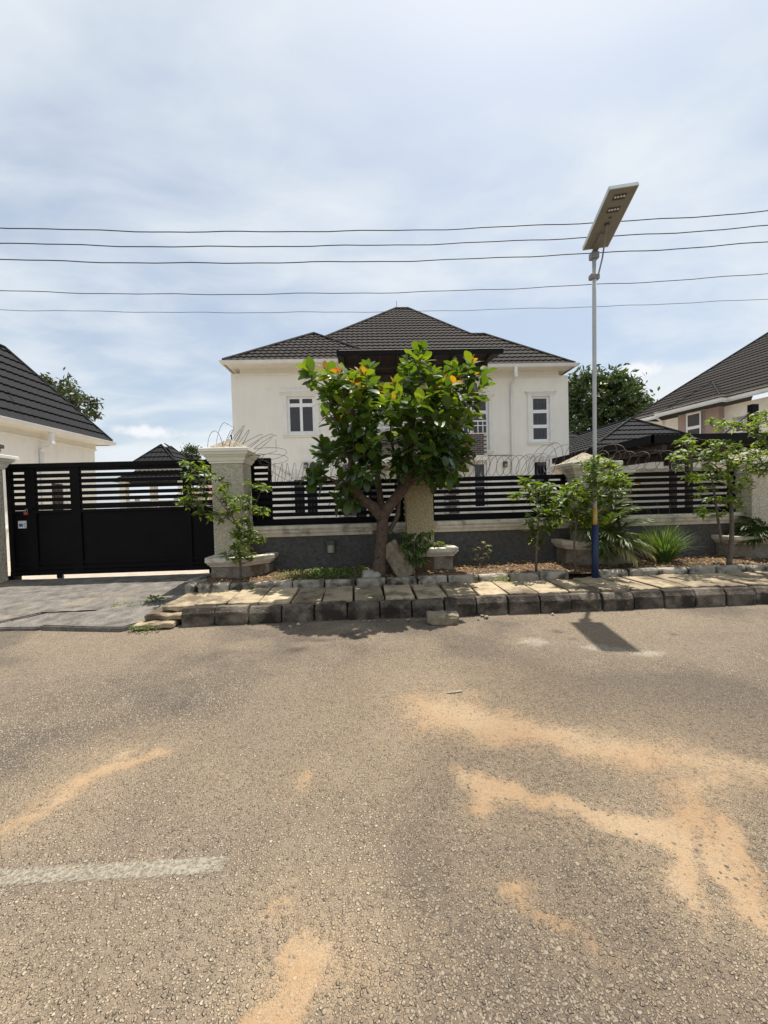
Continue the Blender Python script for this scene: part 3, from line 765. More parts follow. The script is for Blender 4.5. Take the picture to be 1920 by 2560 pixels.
PIL = []
def pillar(name, x0, x1, zs, over, mat, label, y0=7.1, dy=.6, capmat=CREAMTRIM, top=.2, z0=.15):
    t = thing(name, ((x0 + x1) / 2, y0 + dy / 2, z0), label, 'pillar', 'boundary pillars')
    MB().box(x0, x1, y0, y0 + dy, z0, zs).build('shaft', mat, t, bevel=.012)
    h = .25
    pr = [(-.01, zs - .012), (.022, zs - .012), (.026, zs + .02), (.045, zs + .03), (.05, zs + .05), (.065, zs + .085), (.095, zs + .115), (.10, zs + .13), (.125, zs + .14), (.132, zs + .17), (.14, zs + .185), (over, zs + .19), (over, zs + .245), (over - .012, zs + .252), (-.05, zs + .262)]
    MB().sweep([(x0, y0), (x1, y0), (x1, y0 + dy), (x0, y0 + dy)], pr, closed=True).build('capital', capmat, t)
    m_ = MB(); zc = zs + .257; e = over * .35
    c0 = [(x0 - e, y0 - e, zc), (x1 + e, y0 - e, zc), (x1 + e, y0 + dy + e, zc), (x0 - e, y0 + dy + e, zc)]
    k = .38; cx, cy = (x0 + x1) / 2, y0 + dy / 2
    r_ = random.Random(int(x0 * 100))
    rings = [c0]
    for f_, zz in ((.62, .09), (.25, .16), (.06, top)):
        rings.append([(cx + (p[0] - cx) * f_ + r_.uniform(-.015, .015), cy + (p[1] - cy) * f_, zc + zz + r_.uniform(-.012, .012)) for p in c0])
    for A, B_ in zip(rings[:-1], rings[1:]):
        for i in range(4):
            j = (i + 1) % 4; m_.poly([A[i], A[j], B_[j], B_[i]])
    m_.poly(rings[-1])
    m_.build('cap', CAPTOP, t)
    return t
pillar('gate_pillar', -2.86, -2.29, 2.385, .155, ROUGHC, 'tall roughcast gate pillar with moulded cap right of the black gate', dy=.48)
pillar('gate_pillar', -7.70, -7.06, 2.43, .17, ROUGHC, 'roughcast gate pillar with moulded cap at the left edge of the photo')
pillar('fence_pillar', .668, 1.175, 2.06, .13, ROUGHC2, 'yellowish roughcast fence pillar behind the leafy tree')
pillar('fence_pillar', 3.88, 4.54, 1.98, .15, ROUGHC, 'cream fence pillar with weathered pale cap behind the lamp pole', capmat=STONEW)
pillar('fence_pillar', 7.31, 7.98, 1.98, .15, ROUGHC, 'cream roughcast fence pillar at the right edge of the photo')

def planter(path, z0, zr, label, rough=PLINTH, sh=None):
    """open plan path around the pillar front; rim above body."""
    xs_ = [p[0] for p in path]; cx = (min(xs_) + max(xs_)) / 2
    t = thing('planter', (cx, path[1][1], z0), label, 'planter', 'planters at the pillar feet')
    inn = .10
    MB().sweep(path, [(-inn, z0), (-inn, zr + .02), (-inn - .12, zr + .02), (-inn - .12, z0)]).build('planter_body', rough, t)
    MB().sweep(path, [(-inn - .01, zr - .01), (-.075, zr - .01), (-.07, zr + .015), (-.045, zr + .025), (-.025, zr + .055), (-.022, zr + .068), (0, zr + .072), (.0, zr + .135), (-.012, zr + .145), (-.21, zr + .14), (-.21, zr + .0)]).build('rim', STONEW, t)
    back = [(path[-1][0] - .15, 7.34), (path[0][0] + .15, 7.34)]
    pts = []
    c_ = Vector((cx, 7.1))
    for p in path:
        v = Vector(p); pts.append(tuple(v + (c_ - v).normalized() * .2))
    MB().prism(pts + back, z0 + .05, zr + .085).build('planting_soil', SOIL, t)
    return t
planter([(-2.92, 7.3), (-2.92, 6.82), (-2.86, 6.68), (-2.16, 6.66), (-1.78, 7.02), (-1.76, 7.36)], .2, .555, 'stone-rimmed planter at the foot of the tall gate pillar')
planter([(.30, 7.36), (.30, 6.78), (1.50, 6.74), (1.56, 6.80), (1.56, 7.36)], .2, .600, 'stone-rimmed planter behind the leaning slab and small sapling')
planter([(3.50, 7.36), (3.52, 6.95), (3.82, 6.70), (4.80, 6.70), (4.98, 6.90), (4.98, 7.36)], .2, .640, 'stone-rimmed planter with the palm behind the lamp pole')
planter([(6.72, 7.36), (6.74, 7.0), (7.12, 6.78), (8.1, 6.78), (8.4, 7.0), (8.4, 7.36)], .2, .620, 'stone-rimmed planter at the right edge of the photo')

def fence(x0, x1, label, posts):
    t = thing('fence_panel', ((x0 + x1) / 2, 7.45, 1.2), label, 'fence', 'black slatted fence panels')
    z = 2.035
    for k in range(7):
        h = .078 if k < 6 else .12
        if k == 0: h = .085
        o = MB().box(x0, x1, 7.43, 7.47, z - h, z).build('slat', BLACK, t, bevel=.004)
        z -= .1195
    for px in posts:
        MB().box(px - .035, px + .035, 7.472, 7.53, 1.2, 2.04).build('fence_post', BLACK, t)
    return t
fence(-2.24, .672, 'black slatted steel fence panel left of the tree trunk', (-2.19, .62))
fence(1.172, 3.885, 'black slatted steel fence panel between tree and lamp pole', (1.22, 3.5, 3.83))
fence(4.535, 7.315, 'black slatted steel fence panel right of the lamp pole', (4.60, 7.26))

# ------------------------------------------------------------------ sliding gate
gate = thing('sliding_gate', (-4.9, 7.81, .3), 'black steel sliding gate with slatted top and solid lower panels', 'gate')
GX0, GX1 = -7.08, -1.96
GY0, GY1 = 7.785, 7.83
def gbox(nm, x0, x1, z0, z1, y0=GY0, y1=GY1, mat=BLACK, bev=.004): return MB().box(x0, x1, y0, y1, z0, z1).build(nm, mat, gate, bevel=bev)
gbox('top_rail', GX0, GX1, 2.44, 2.53, 7.76, 7.85)
gbox('head_rail', GX0, GX1, 2.37, 2.437)
for (a, c_) in ((2.326, 2.248), (2.21, 2.134), (2.094, 2.02), (1.97, 1.896), (1.854, 1.779)):
    gbox('slat', GX0, GX1, c_, a, 7.79, 7.825)
gbox('middle_rail', GX0, GX1, 1.62, 1.729)
gbox('middle_rail', GX0, GX1, 1.555, 1.612, 7.775)
gbox('lower_rail', GX0, GX1, .535, .60)
gbox('lower_rail', GX0, GX1, .44, .50, 7.775)
gbox('bottom_rail', GX0, GX1, .335, .42, 7.765, 7.845)
for a, c_ in ((-7.05, -6.72), (-6.55, -5.86), (-5.70, -3.69), (-3.57, -2.0)):
    gbox('panel', a, c_, .40, 1.60, 7.805, 7.815)
for a, c_ in ((-7.08, -6.99), (-6.73, -6.54), (-5.87, -5.69), (-3.70, -3.56), (-2.4, -2.3), (-2.02, -1.96)):
    gbox('upright', a, c_, .335, 2.45, 7.772, 7.842)
for a in (-6.16, -3.2):
    w = MB().tube([(a, 7.79, .285), (a, 7.83, .285)], .055, 14).build('wheel', STEEL, gate)
    MB().box(a - .05, a + .05, 7.775, 7.788, .27, .345).build('wheel_bracket', BLACK, gate)
pl = MB().box(-6.74, -6.67, 7.73, 7.765, 1.53, 1.595).build('padlock', PADLOCK, gate, bevel=.006)
MB().tube([(-6.725, 7.745, 1.595), (-6.722, 7.747, 1.635), (-6.70, 7.75, 1.65), (-6.685, 7.755, 1.635), (-6.685, 7.755, 1.595)], .006, 6).build('shackle', STEEL, pl)
MB().box(-6.66, -6.58, 7.73, 7.772, 1.63, 1.66).build('hasp', BLACK, gate)
st = MB().box(-6.915, -6.735, 7.801, 7.804, 1.270, 1.415).build('sticker', PAPER, gate)
MB().box(-6.90, -6.825, 7.7985, 7.8005, 1.30, 1.362).build('printed_picture', BLUEINK, st)
for z, a, c_ in ((1.396, -6.90, -6.845), (1.372, -6.81, -6.755), (1.350, -6.812, -6.75), (1.328, -6.812, -6.765), (1.306, -6.812, -6.75), (1.284, -6.79, -6.75)):
    MB().box(a, c_, 7.7985, 7.8005, z - .004, z + .004).build('printed_line', DARKINK, st)
MB().box(-7.15, -6.985, 7.74, 7.90, .1, .34).build('guide_foot', BLACK, gate)
# guide track under the gate
tr_ = MB().box(-7.1, 1.0, 7.80, 7.82, .20, .252).build('gate_track', STEEL); tag(tr_, 'steel ground track under the black gate', 'track')

# ------------------------------------------------------------------ razor wire
def coil(label, path, rad, pitch, seed, squash=1.0, jit=.12, face=.38):
    """concertina razor wire: helix along a 3D path."""
    r = random.Random(seed)
    path = [Vector(p) for p in path]
    seg = [(path[i + 1] - path[i]).length for i in range(len(path) - 1)]; L = sum(seg)
    def at(s):
        for i, d in enumerate(seg):
            if s <= d or i == len(seg) - 1:
                t = max(0, min(1, s / d)); return path[i].lerp(path[i + 1], t), (path[i + 1] - path[i]).normalized()
            s -= d
    turns = int(L / pitch); pts = []
    per = 22; ph = r.uniform(0, 6)
    rj = [1 + r.uniform(-jit, jit) for _ in range(turns + 2)]; tj = [r.uniform(-.5, .5) for _ in range(turns + 2)]
    for k in range(turns * per + 1):
        tt = k / per; i = int(tt); fr = tt - i
        p, d = at(L * tt / turns)
        side = d.cross(Vector((0, 0, 1)))
        side = side.normalized() if side.length > .05 else Vector((1, 0, 0))
        up = side.cross(d).normalized()
        an = 2 * math.pi * tt + ph
        rr = rad * (rj[i] * (1 - fr) + rj[i + 1] * fr)
        lean = (tj[i] * (1 - fr) + tj[i + 1] * fr) * pitch
        pts.append(p + up * math.cos(an) * rr + side * math.sin(an) * rr * squash + d * (lean * math.cos(an) + rr * face * math.sin(an + .9)))
    t = thing('razor_wire', tuple(path[0]), label, 'razor wire', 'razor wire coils on the boundary')
    MB().tube(pts, .0042, 4).build('coil', RAZOR, t, recalc=False)
    mb = MB()
    for k in range(0, len(pts) - 1, 1):
        a = pts[k].lerp(pts[k + 1], r.random()); d = (pts[k + 1] - pts[k])
        if d.length < 1e-6: continue
        d.normalize(); s = d.cross(Vector((r.uniform(-1, 1), r.uniform(-1, 1), r.uniform(-1, 1)))).normalized()
        w = .017; 
        mb.poly([a - d * .018 + s * w, a, a + d * .018 + s * w, a + d * .004]); mb.poly([a - d * .018 - s * w, a, a + d * .018 - s * w, a - d * .004])
    mb.build('barbs', RAZOR, t, recalc=False)
    return t
coil('straight coil of razor wire along fence top left of the tree', [(-1.95, 7.5, 2.19), (-.6, 7.48, 2.20), (.66, 7.5, 2.20)], .20, .13, 1)
coil('coil of razor wire along fence top between tree and lamp pole', [(1.2, 7.5, 2.21), (2.5, 7.48, 2.24), (3.5, 7.5, 2.24)], .20, .14, 2)
coil('sparse coil of razor wire along fence top right of the lamp pole', [(4.4, 7.5, 2.30), (5.4, 7.48, 2.27), (7.2, 7.5, 2.26)], .20, .19, 3)
coil('large tangled razor wire loops falling from the tall gate pillar', [(-2.75, 7.35, 2.74), (-2.35, 7.36, 2.78), (-2.0, 7.4, 2.66), (-1.82, 7.45, 2.42), (-1.80, 7.5, 2.20)], .28, .12, 4, jit=.25, face=.75)
coil('thin razor wire loops above the left part of the tall gate pillar', [(-2.92, 7.3, 2.62), (-2.72, 7.35, 2.78), (-2.45, 7.35, 2.80)], .23, .16, 5, jit=.3, face=.9)
coil('tangled razor wire loop in front of the right wing window', [(3.35, 7.45, 2.20), (3.6, 7.42, 2.34), (3.85, 7.4, 2.38)], .28, .15, 6, jit=.3, face=.8)
coil('loose razor wire loops over the pale pillar behind lamp pole', [(3.9, 7.3, 2.42), (4.3, 7.3, 2.50), (4.75, 7.35, 2.38)], .23, .18, 7, jit=.3, face=.8)
# iron stub on the tall pillar
t = MB().tube([(-2.55, 7.38, 2.72), (-2.575, 7.37, 2.93)], .014, 6).build('iron_stub', RAZOR); tag(t, 'rusty iron stub sticking out of the tall pillar cap', 'stub')

# ------------------------------------------------------------------ wall lights on the boundary
def box_light(name, x, y, z, w, h, d, label):
    t = thing(name, (x, y, z), label, 'wall light')
    MB().prism([(x - w / 2, y - d), (x + w / 2, y - d), (x + w / 2, y), (x - w / 2, y)], z + h * .62, z + h).build('hood', LAMPDK, t, bevel=.008)
    MB().tube([(x, y - d * .48, z), (x, y - d * .48, z + h * .62)], [w * .42, w * .46], 12).build('lamp_glass', LAMPGL, t)
    MB().box(x - w * .5, x + w * .5, y - .012, y + .001, z - .01, z + h * .7).build('back_plate', LAMPDK, t)
    return t
box_light('wall_light', -.762, 7.342, .665, .15, .23, .13, 'small hooded wall light on the dark wall left of the trunk')
t = thing('pillar_light', (-7.0, 7.45, 2.70), 'grey hooded light on the cap of the left edge gate pillar', 'light')
MB().prism([(-7.16, 7.33), (-6.90, 7.33), (-6.86, 7.45), (-6.90, 7.59), (-7.16, 7.59)], 2.80, 2.87).build('hood', LAMPDK, t, bevel=.012)
MB().tube([(-7.0, 7.45, 2.695), (-7.0, 7.45, 2.72), (-7.0, 7.45, 2.805)], [.07, .11, .125], 14).build('lamp_glass', LAMPM, t, smooth=True)
MB().box(-7.20, -7.155, 7.39, 7.51, 2.68, 2.87).build('bracket', LAMPDK, t)

# ------------------------------------------------------------------ solar street lamp
lamp = thing('street_lamp', (3.60, 6.06, .25), 'tall solar street lamp with tilted grey panel and blue pole foot', 'street lamp')
px_ = lambda z: 3.60 + (z - .25) * .0095
MB().tube([(px_(z), 6.05, z) for z in (.15, .6, 1.13)], [.053, .051, .049], 18).build('pole_foot', BLUEP, lamp, smooth=True)
MB().tube([(px_(z), 6.05, z) for z in (1.12, 1.25, 1.4)], .0335, 18).build('pole_band', YELLOWP, lamp, smooth=True)
MB().tube([(px_(z), 6.05, z) for z in (1.39, 2.5, 3.5, 4.5, 5.38)], .0295, 18).build('pole', GALV, lamp, smooth=True)
O_ = Vector((3.672, 6.05, 5.50)); e1 = Vector((-.125, -.88, .247)); LN = e1.length; e1.normalize()
e2 = Vector((1, 0, .03)); e2 = (e2 - e1 * e2.dot(e1)).normalized(); e3 = e2.cross(e1) * 1.0
if e3.z < 0: e3 = -e3
def lf(a, w, h): return tuple(O_ + e1 * a + e2 * w + e3 * h)
def lbox(nm, a0, a1, w0, w1, h0, h1, mat, parent=lamp, bev=0.0):
    mb = MB().box(a0, a1, w0, w1, h0, h1)
    mb.v = [lf(*p) for p in mb.v]
    return mb.build(nm, mat, parent, bevel=bev)
hs = lbox('lamp_housing', .006, LN - .006, -.185, .185, 0, .045, LAMPM, bev=.004)
lbox('end_trim', LN - .012, LN, -.19, .19, -.003, .05, LAMPE, hs)
lbox('edge_trim', 0, LN - .012, -.193, -.184, -.002, .048, LAMPE, hs); lbox('edge_trim', 0, LN - .012, .184, .193, -.002, .048, LAMPE, hs)
lbox('end_trim', -.006, .006, -.19, .19, -.003, .05, LAMPE, hs)
lbox('solar_panel', .02, LN - .02, -.175, .175, .046, .05, PV, lamp)
for a in (LN - .13, LN - .31):
    for w in (-.06, -.022, .016, .054):
        o = MB().tube([lf(a + (.012 if int(w * 100) % 2 else -.004), w, -.012), lf(a + .004, w, .002)], [.011, .017], 10).build('led_lens', LED, lamp)
lbox('led_seat', LN - .17, LN - .09, -.085, .08, -.004, .001, LAMPDK); lbox('led_seat', LN - .35, LN - .27, -.085, .08, -.004, .001, LAMPDK)
lbox('sensor', LN - .43, LN - .415, -.02, .025, -.008, .0, LAMPDK)
lbox('cable_gland', LN - .53, LN - .50, -.035, .03, -.022, .001, LAMPDK)
lbox('battery_cover', .03, .26, -.12, .09, -.008, .001, LAMPM)
br = lbox('mount_arm', -.10, .26, -.045, .03, -.05, -.012, LAMPM, lamp, .004)
top = Vector((px_(5.3), 6.05, 5.3))
MB().box(top.x - .06, top.x + .06, 6.0, 6.10, 5.33, 5.43).build('clamp', STEEL, lamp, bevel=.01)
cz = 5.05; cx_ = px_(cz)
MB().box(cx_ - .072, cx_ + .072, 6.01, 6.09, cz - .036, cz + .036).build('clamp', STEEL, lamp, bevel=.01)
for z in (cz - .03, cz + .03, 5.33, 5.40):
    MB().tube([(cx_ - .07, 6.0, z), (cx_ - .13, 5.93, z - .06)], .005, 5).build('bolt', STEEL, lamp)
MB().tube([(cx_ + .03, 5.99, cz), (cx_ + .06, 5.93, cz + .22), lf(LN - .515, 0.0, -.02)], .012, 8).build('brace_rod', LAMPM, lamp)

# ------------------------------------------------------------------ overhead wires
def wire(pts, y, rad, label, seed):
    """fit a parabola through measured heights and carry it far beyond both sides."""
    X_ = np.array([p[0] for p in pts]); Z_ = np.array([p[1] for p in pts])
    a, b_, c_ = np.polyfit(X_, Z_, 2); r = random.Random(seed)
    q = []
    for i in range(141):
        x = -28 + 56 * i / 140
        q.append((x, y + .01 * math.sin(x), a * x * x + b_ * x + c_ + .010 * math.sin(x * 1.9 + seed) + .006 * math.sin(x * 4.3 + seed * 2)))
    o = MB().tube(q, rad, 6).build('overhead_wire', WIREM, None, smooth=True, recalc=False)
    tag(o, label, 'power line', 'overhead wires above the boundary')
wire([(-8.203, 8.04), (-1.724, 7.953), (1.65, 7.991), (5.508, 8.114), (9.886, 8.412)], 9.2, .011, 'topmost of the five overhead wires', 1)
wire([(-8.221, 7.701), (-3.208, 7.602), (1.642, 7.667), (5.699, 7.784), (9.886, 8.059)], 9.2, .011, 'second overhead wire from the top', 2)
wire([(-8.241, 7.326), (-3.222, 7.246), (1.632, 7.276), (5.695, 7.407), (9.886, 7.676)], 9.2, .011, 'third overhead wire from the top', 3)
wire([(-8.278, 6.628), (-1.959, 6.522), (1.233, 6.543), (5.488, 6.651), (9.886, 6.917)], 9.2, .008, 'fourth overhead wire from the top', 4)
wire([(-10.826, 7.619), (-1.604, 7.434), (4.855, 7.505), (12.894, 7.718)], 12.0, .007, 'thinnest lowest overhead wire just above the roof ridge', 5)

# ------------------------------------------------------------------ stones on road and verge
o = link('fallen_kerb_stone', rough_block(.40, .17, .145, 201, (.03, .03), .012, .02, ROCK, 'fallen_kerb_stone', 5)); o.location = (.885, 4.83, -.005); o.rotation_euler = (.0, .02, -.10)
tag(o, 'loose rough kerb stone lying on the road below the pavement', 'stone')
o = link('leaning_slab', rough_block(.31, .075, .66, 202, (0, 0), .006, .010, ROCK, 'leaning_slab', 4))
o.rotation_euler = (R(-8), R(-31), R(-6)); o.location = (.60, 6.36, .33)
tag(o, 'rough concrete slab leaning against the tree trunk', 'slab')
o = link('pale_stone', rough_block(.30, .2, .13, 203, (.05, .05), .016, .035, PALESTONE, 'pale_stone', 4)); o.location = (-.01, 6.30, .31); o.rotation_euler = (0, .03, .05)
tag(o, 'flat pale stone lying at the foot of the tree trunk', 'stone')
for k, (x, y, s, lab) in enumerate(((-.98, 5.02, .035, 'pale rubble stone by the kerb at left edge of tree shadow'), (-.12, 5.06, .03, 'first of the small rubble stones by the kerb below the trunk'), (-.05, 5.05, .026, 'second of the small rubble stones by the kerb below the trunk'), (.02, 5.07, .024, 'third of the small rubble stones by the kerb below the trunk'), (.20, 5.02, .026, 'small rubble stone between trunk and fallen kerb stone'), (.46, 5.03, .04, 'flat rubble stone just left of the fallen kerb stone'), (.58, 4.99, .03, 'rubble stone touching the left of the fallen kerb stone'), (1.50, 5.02, .045, 'larger rubble stone by the kerb right of the fallen kerb stone'), (1.47, 5.09, .03, 'rubble stone stacked behind a larger one by the kerb'), (1.38, 4.96, .02, 'tiny rubble stone on the road right of the fallen kerb stone'), (2.42, 5.06, .025, 'white pebble by the kerb below the lamp pole'))):
    me = pebbles('rubble_stone', 1, lambda: (0, 0, s * .35, s), [PALESTONE if k in (0, 10) else ROCK])
    o = link('rubble_stone', me); o.location = (x, y, .012); tag(o, lab, 'stone', 'rubble stones along the kerb')
o = MB().tube([(.585, 3.10, .012), (.65, 3.105, .014), (.72, 3.12, .012)], .006, 6).build('dry_stick', PALESTONE); tag(o, 'short pale stick lying on the sand drift', 'stick')

# ================================================================== BUILDINGS
def roof_face(poly, roof, mat, course=.39, wave=.23, amp=.034, samples=6, parent_part=None, deck=True, lip=.05):
    """tile courses (one object each) over a planar polygon whose first edge is the eave."""
    P = [Vector(p) for p in poly]
    e = (P[1] - P[0]).normalized(); nn = (P[1] - P[0]).cross(P[2] - P[0]).normalized()
    if nn.z < 0: nn = -nn
    s_ = nn.cross(e).normalized()
    if s_.z < 0: s_ = -s_
    uv = [((p - P[0]).dot(e), (p - P[0]).dot(s_)) for p in P]
    smax = max(v for _, v in uv)
    def ext(s):
        xs_ = []
        for i in range(len(uv)):
            (u0, s0), (u1, s1) = uv[i], uv[(i + 1) % len(uv)]
            if abs(s1 - s0) < 1e-6:
                if abs(s - s0) < 1e-4: xs_ += [u0, u1]
                continue
            t = (s - s0) / (s1 - s0)
            if -1e-6 <= t <= 1 + 1e-6: xs_.append(u0 + (u1 - u0) * t)
        return (min(xs_), max(xs_)) if xs_ else None
    nc = max(1, int(math.ceil(smax / course - .15)))
    for k in range(nc):
        a = k * course; b_ = min(smax - .005, (k + 1) * course)
        if b_ - a < .08: continue
        ea, eb = ext(a + .002), ext(b_ - .002)
        if not ea or not eb: continue
        st = wave / samples; n0 = int(math.floor(min(ea[0], eb[0]) / st)); n1 = int(math.ceil(max(ea[1], eb[1]) / st))
        rows = [[], [], []]
        for i in range(n0, n1 + 1):
            u = i * st; ph = (u / wave) % 1.0
            h = amp * (.5 - .5 * math.cos(2 * math.pi * ph)) ** .8
            ua = min(max(u, ea[0]), ea[1]); ub = min(max(u, eb[0]), eb[1])
            rows[0].append(P[0] + e * ua + s_ * (a - .03 - h * .6) + nn * (-.004))
            rows[1].append(P[0] + e * ua + s_ * (a - .03 - h * .6) + nn * (lip + h))
            rows[2].append(P[0] + e * ub + s_ * b_ + nn * (.006 + h * .9))
        mb = MB(); m_ = len(rows[0])
        mb.v = [tuple(p) for r_ in rows for p in r_]
        for r_ in range(2):
            for i in range(m_ - 1):
                mb.f.append((r_ * m_ + i, r_ * m_ + i + 1, (r_ + 1) * m_ + i + 1, (r_ + 1) * m_ + i))
        mb.build('tile_course', mat, roof, recalc=False)
    return nn


def deck(polys, name, mat, parent, t=.05, drop=.02):
    mb = MB()
    for p in polys:
        q = [Vector(v) for v in p]; nn = (q[1] - q[0]).cross(q[2] - q[0]).normalized()
        if nn.z < 0: q = q[::-1]; nn = -nn
        mb.slab([v - nn * drop for v in q], t)
    return mb.build(name, mat, parent)


def hipcap(a, b, roof, r=.075, mat=None, lift=.05):
    a = Vector(a) + Vector((0, 0, lift)); b = Vector(b) + Vector((0, 0, lift)); n = max(2, int((b - a).length / .4))
    MB().tube([a.lerp(b, i / n) for i in range(n + 1)], r, 8).build('hip_cap', mat or CAPM, roof)


def wall_panel(name, mat, parent, org, ud, ulen, z0, z1, ops, depth=.14, back=True):
    """wall face along direction ud from org (x, y), with recessed openings [(u0, u1, z0, z1)]; outward normal is to the right of ud."""
    ud = Vector((*ud, 0)).normalized(); nd = Vector((ud.y, -ud.x, 0)); o_ = Vector((*org, 0))
    us = sorted({0, ulen, *[o[0] for o in ops], *[o[1] for o in ops]}); zs = sorted({z0, z1, *[o[2] for o in ops], *[o[3] for o in ops]})
    mb = MB(); p = lambda u, z, d=0: tuple(o_ + ud * u - nd * d + Vector((0, 0, z)))
    for i in range(len(us) - 1):
        for j in range(len(zs) - 1):
            um, zm = (us[i] + us[i + 1]) / 2, (zs[j] + zs[j + 1]) / 2
            if any(o[0] < um < o[1] and o[2] < zm < o[3] for o in ops): continue
            mb.poly([p(us[i], zs[j]), p(us[i + 1], zs[j]), p(us[i + 1], zs[j + 1]), p(us[i], zs[j + 1])])
    for (a, b_, c_, d_) in ops:
        for q in ((a, c_, a, d_), (b_, d_, b_, c_), (a, d_, b_, d_), (b_, c_, a, c_)):
            mb.poly([p(q[0], q[1]), p(q[0], q[1], depth), p(q[2], q[3], depth), p(q[2], q[3])])
    return mb.build(name, mat, parent, recalc=False)


def window(parent, org, ud, u0, u1, z0, z1, vs, hs, depth=.12, surround=(.17, .15), sill=True, head=True, glass=None, bars=True, base=.0, fw=.085):
    """window part with sub-parts: frame, panes, burglar bars, surround, head, sill. vs/hs: fractions of mullions/transoms."""
    ud = Vector((*ud, 0)).normalized(); nd = Vector((ud.y, -ud.x, 0)); o_ = Vector((*org, 0))
    def bx(u_0, u_1, d0, d1, z_0, z_1):
        mb = MB().box(u_0, u_1, d0, d1, z_0, z_1)
        mb.v = [tuple(o_ + ud * v[0] - nd * v[1] + Vector((0, 0, v[2]))) for v in mb.v]
        return mb
    def join(parts):
        mb = MB()
        for q in parts:
            b_ = len(mb.v); mb.v += q.v; mb.f += [tuple(i + b_ for i in f_) for f_ in q.f]
        return mb
    W_, H_ = u1 - u0, z1 - z0; d0, d1 = depth - .07, depth - .01
    us = [0] + [W_ * v for v in vs] + [W_]; zs = [0] + [H_ * h for h in hs] + [H_]
    fr = [bx(u0, u0 + fw, d0, d1, z0, z1), bx(u1 - fw, u1, d0, d1, z0, z1), bx(u0 + fw, u1 - fw, d0 + .002, d1, z0, z0 + fw), bx(u0 + fw, u1 - fw, d0 + .002, d1, z1 - fw, z1)]
    for v in us[1:-1]: fr.append(bx(u0 + v - fw * .6, u0 + v + fw * .6, d0 + .004, d1, z0 + fw, z1 - fw))
    for h in zs[1:-1]: fr.append(bx(u0 + fw, u1 - fw, d0 + .006, d1, z0 + h - fw * .8, z0 + h + fw * .8))
    w = join(fr).build('window', PVC, parent)
    g_ = glass or GLASS
    for i in range(len(us) - 1):
        for j in range(len(zs) - 1):
            a = u0 + us[i] + (fw if i == 0 else fw * .6); b_ = u0 + us[i + 1] - (fw if i == len(us) - 2 else fw * .6)
            c_ = z0 + zs[j] + (fw if j == 0 else fw * .8); e_ = z0 + zs[j + 1] - (fw if j == len(zs) - 2 else fw * .8)
            bx(a, b_, d1 - .02, d1 - .012, c_, e_).build('pane', g_, w)
            if bars:
                bb = []
                nb = max(2, int(round((b_ - a) / .14)))
                for k in range(1, nb): bb.append(bx(a + (b_ - a) * k / nb - .005, a + (b_ - a) * k / nb + .005, d1 - .034, d1 - .024, c_, e_))
                hz = c_ + (e_ - c_) * (.14 if e_ - c_ > .6 else .5)
                bb.append(bx(a, b_, d1 - .0345, d1 - .0245, hz - .005, hz + .005))
                join(bb).build('burglar_bars', BARS, w)
    if surround:
        sw, sz = surround
        q = [bx(u0 - sw, u0 - .01, -.05, .0, z0 - .02, z1 + .06), bx(u1 + .01, u1 + sw, -.05, .0, z0 - .02, z1 + .06), bx(u0 - .01, u1 + .01, -.047, .0, z1 + .002, z1 + .06)]
        join(q).build('surround', WHITE, w)
        if head:
            q = [bx(u0 - sw - .10, u1 + sw + .10, -.12, .0, z1 + .15, z1 + .21), bx(u0 - sw - .05, u1 + sw + .05, -.085, .0, z1 + .10, z1 + .15), bx(u0 - sw - .02, u1 + sw + .02, -.065, .0, z1 + .06, z1 + .10)]
            join(q).build('window_head', WHITE, w)
        if sill:
            q = [bx(u0 - sw - .03, u1 + sw + .03, -.09, .0, z0 - .08, z0 - .02), bx(u0 - sw, u1 + sw, -.055, .0, z0 - .15, z0 - .08)]
            join(q).build('sill', WHITE, w)
    return w


GUTP = lambda z: [(-.02, z - .125), (.03, z - .125), (.075, z - .10), (.095, z - .05), (.10, z - .02), (.115, z - .015), (.115, z), (.09, z), (.02, z - .03), (-.02, z - .03)]
CORN = lambda z, w=.42: [(-w, z - .36), (-w + .05, z - .36), (-w + .055, z - .33), (-w + .09, z - .32), (-w + .095, z - .29), (-w + .06, z - .285), (-w + .065, z - .12), (-w + .12, z - .10), (-.12, z - .09), (-.06, z - .065), (-.02, z - .06), (-.02, z - .01), (-w, z - .01)]

# ------------------------------------------------------------------ main house
house = thing('house', (1.6, 15.4, .24), 'two storey cream house with charcoal hipped tile roof behind the fence', 'house')
LX0, LX1 = -5.16, -1.2
wall_panel('wall', CREAM, house, (LX0, 15.0), (1, 0), LX1 - LX0, .24, 6.62, [(2.09, 3.13, 4.315, 5.73), (2.16, 3.21, 1.15, 2.62)])
wall_panel('wall', CREAM, house, (LX0, 24), (0, -1), 9.0, .24, 6.62, [])
wall_panel('wall', CREAM, house, (LX1, 15.0), (0, 1), 1.6, .24, 6.7, [])
wall_panel('wall', CREAM, house, (LX1, 16.6), (1, 0), 3.8, .24, 6.7, [(.5, 1.5, 3.5, 5.7), (2.0, 3.4, 3.5, 5.7), (.5, 1.7, .3, 2.5), (2.2, 3.4, .3, 2.5)])
wall_panel('wall', CREAM, house, (2.6, 16.6), (0, -1), .8, .24, 6.7, [])
RX0, RX1 = 2.6, 8.38 - .02
wall_panel('wall', CREAM, house, (RX0, 15.8), (1, 0), RX1 - RX0, .24, 6.62, [(6.80 - RX0, 7.55 - RX0, 3.93, 5.78), (6.82 - RX0, 7.51 - RX0, 1.2, 3.15), (4.30 - RX0, 4.87 - RX0, 1.2, 3.12), (3.55 - RX0, 4.99 - RX0, 3.62, 5.70)])
wall_panel('wall', CREAM, house, (RX1, 15.8), (0, 1), 8.2, .24, 6.62, [])
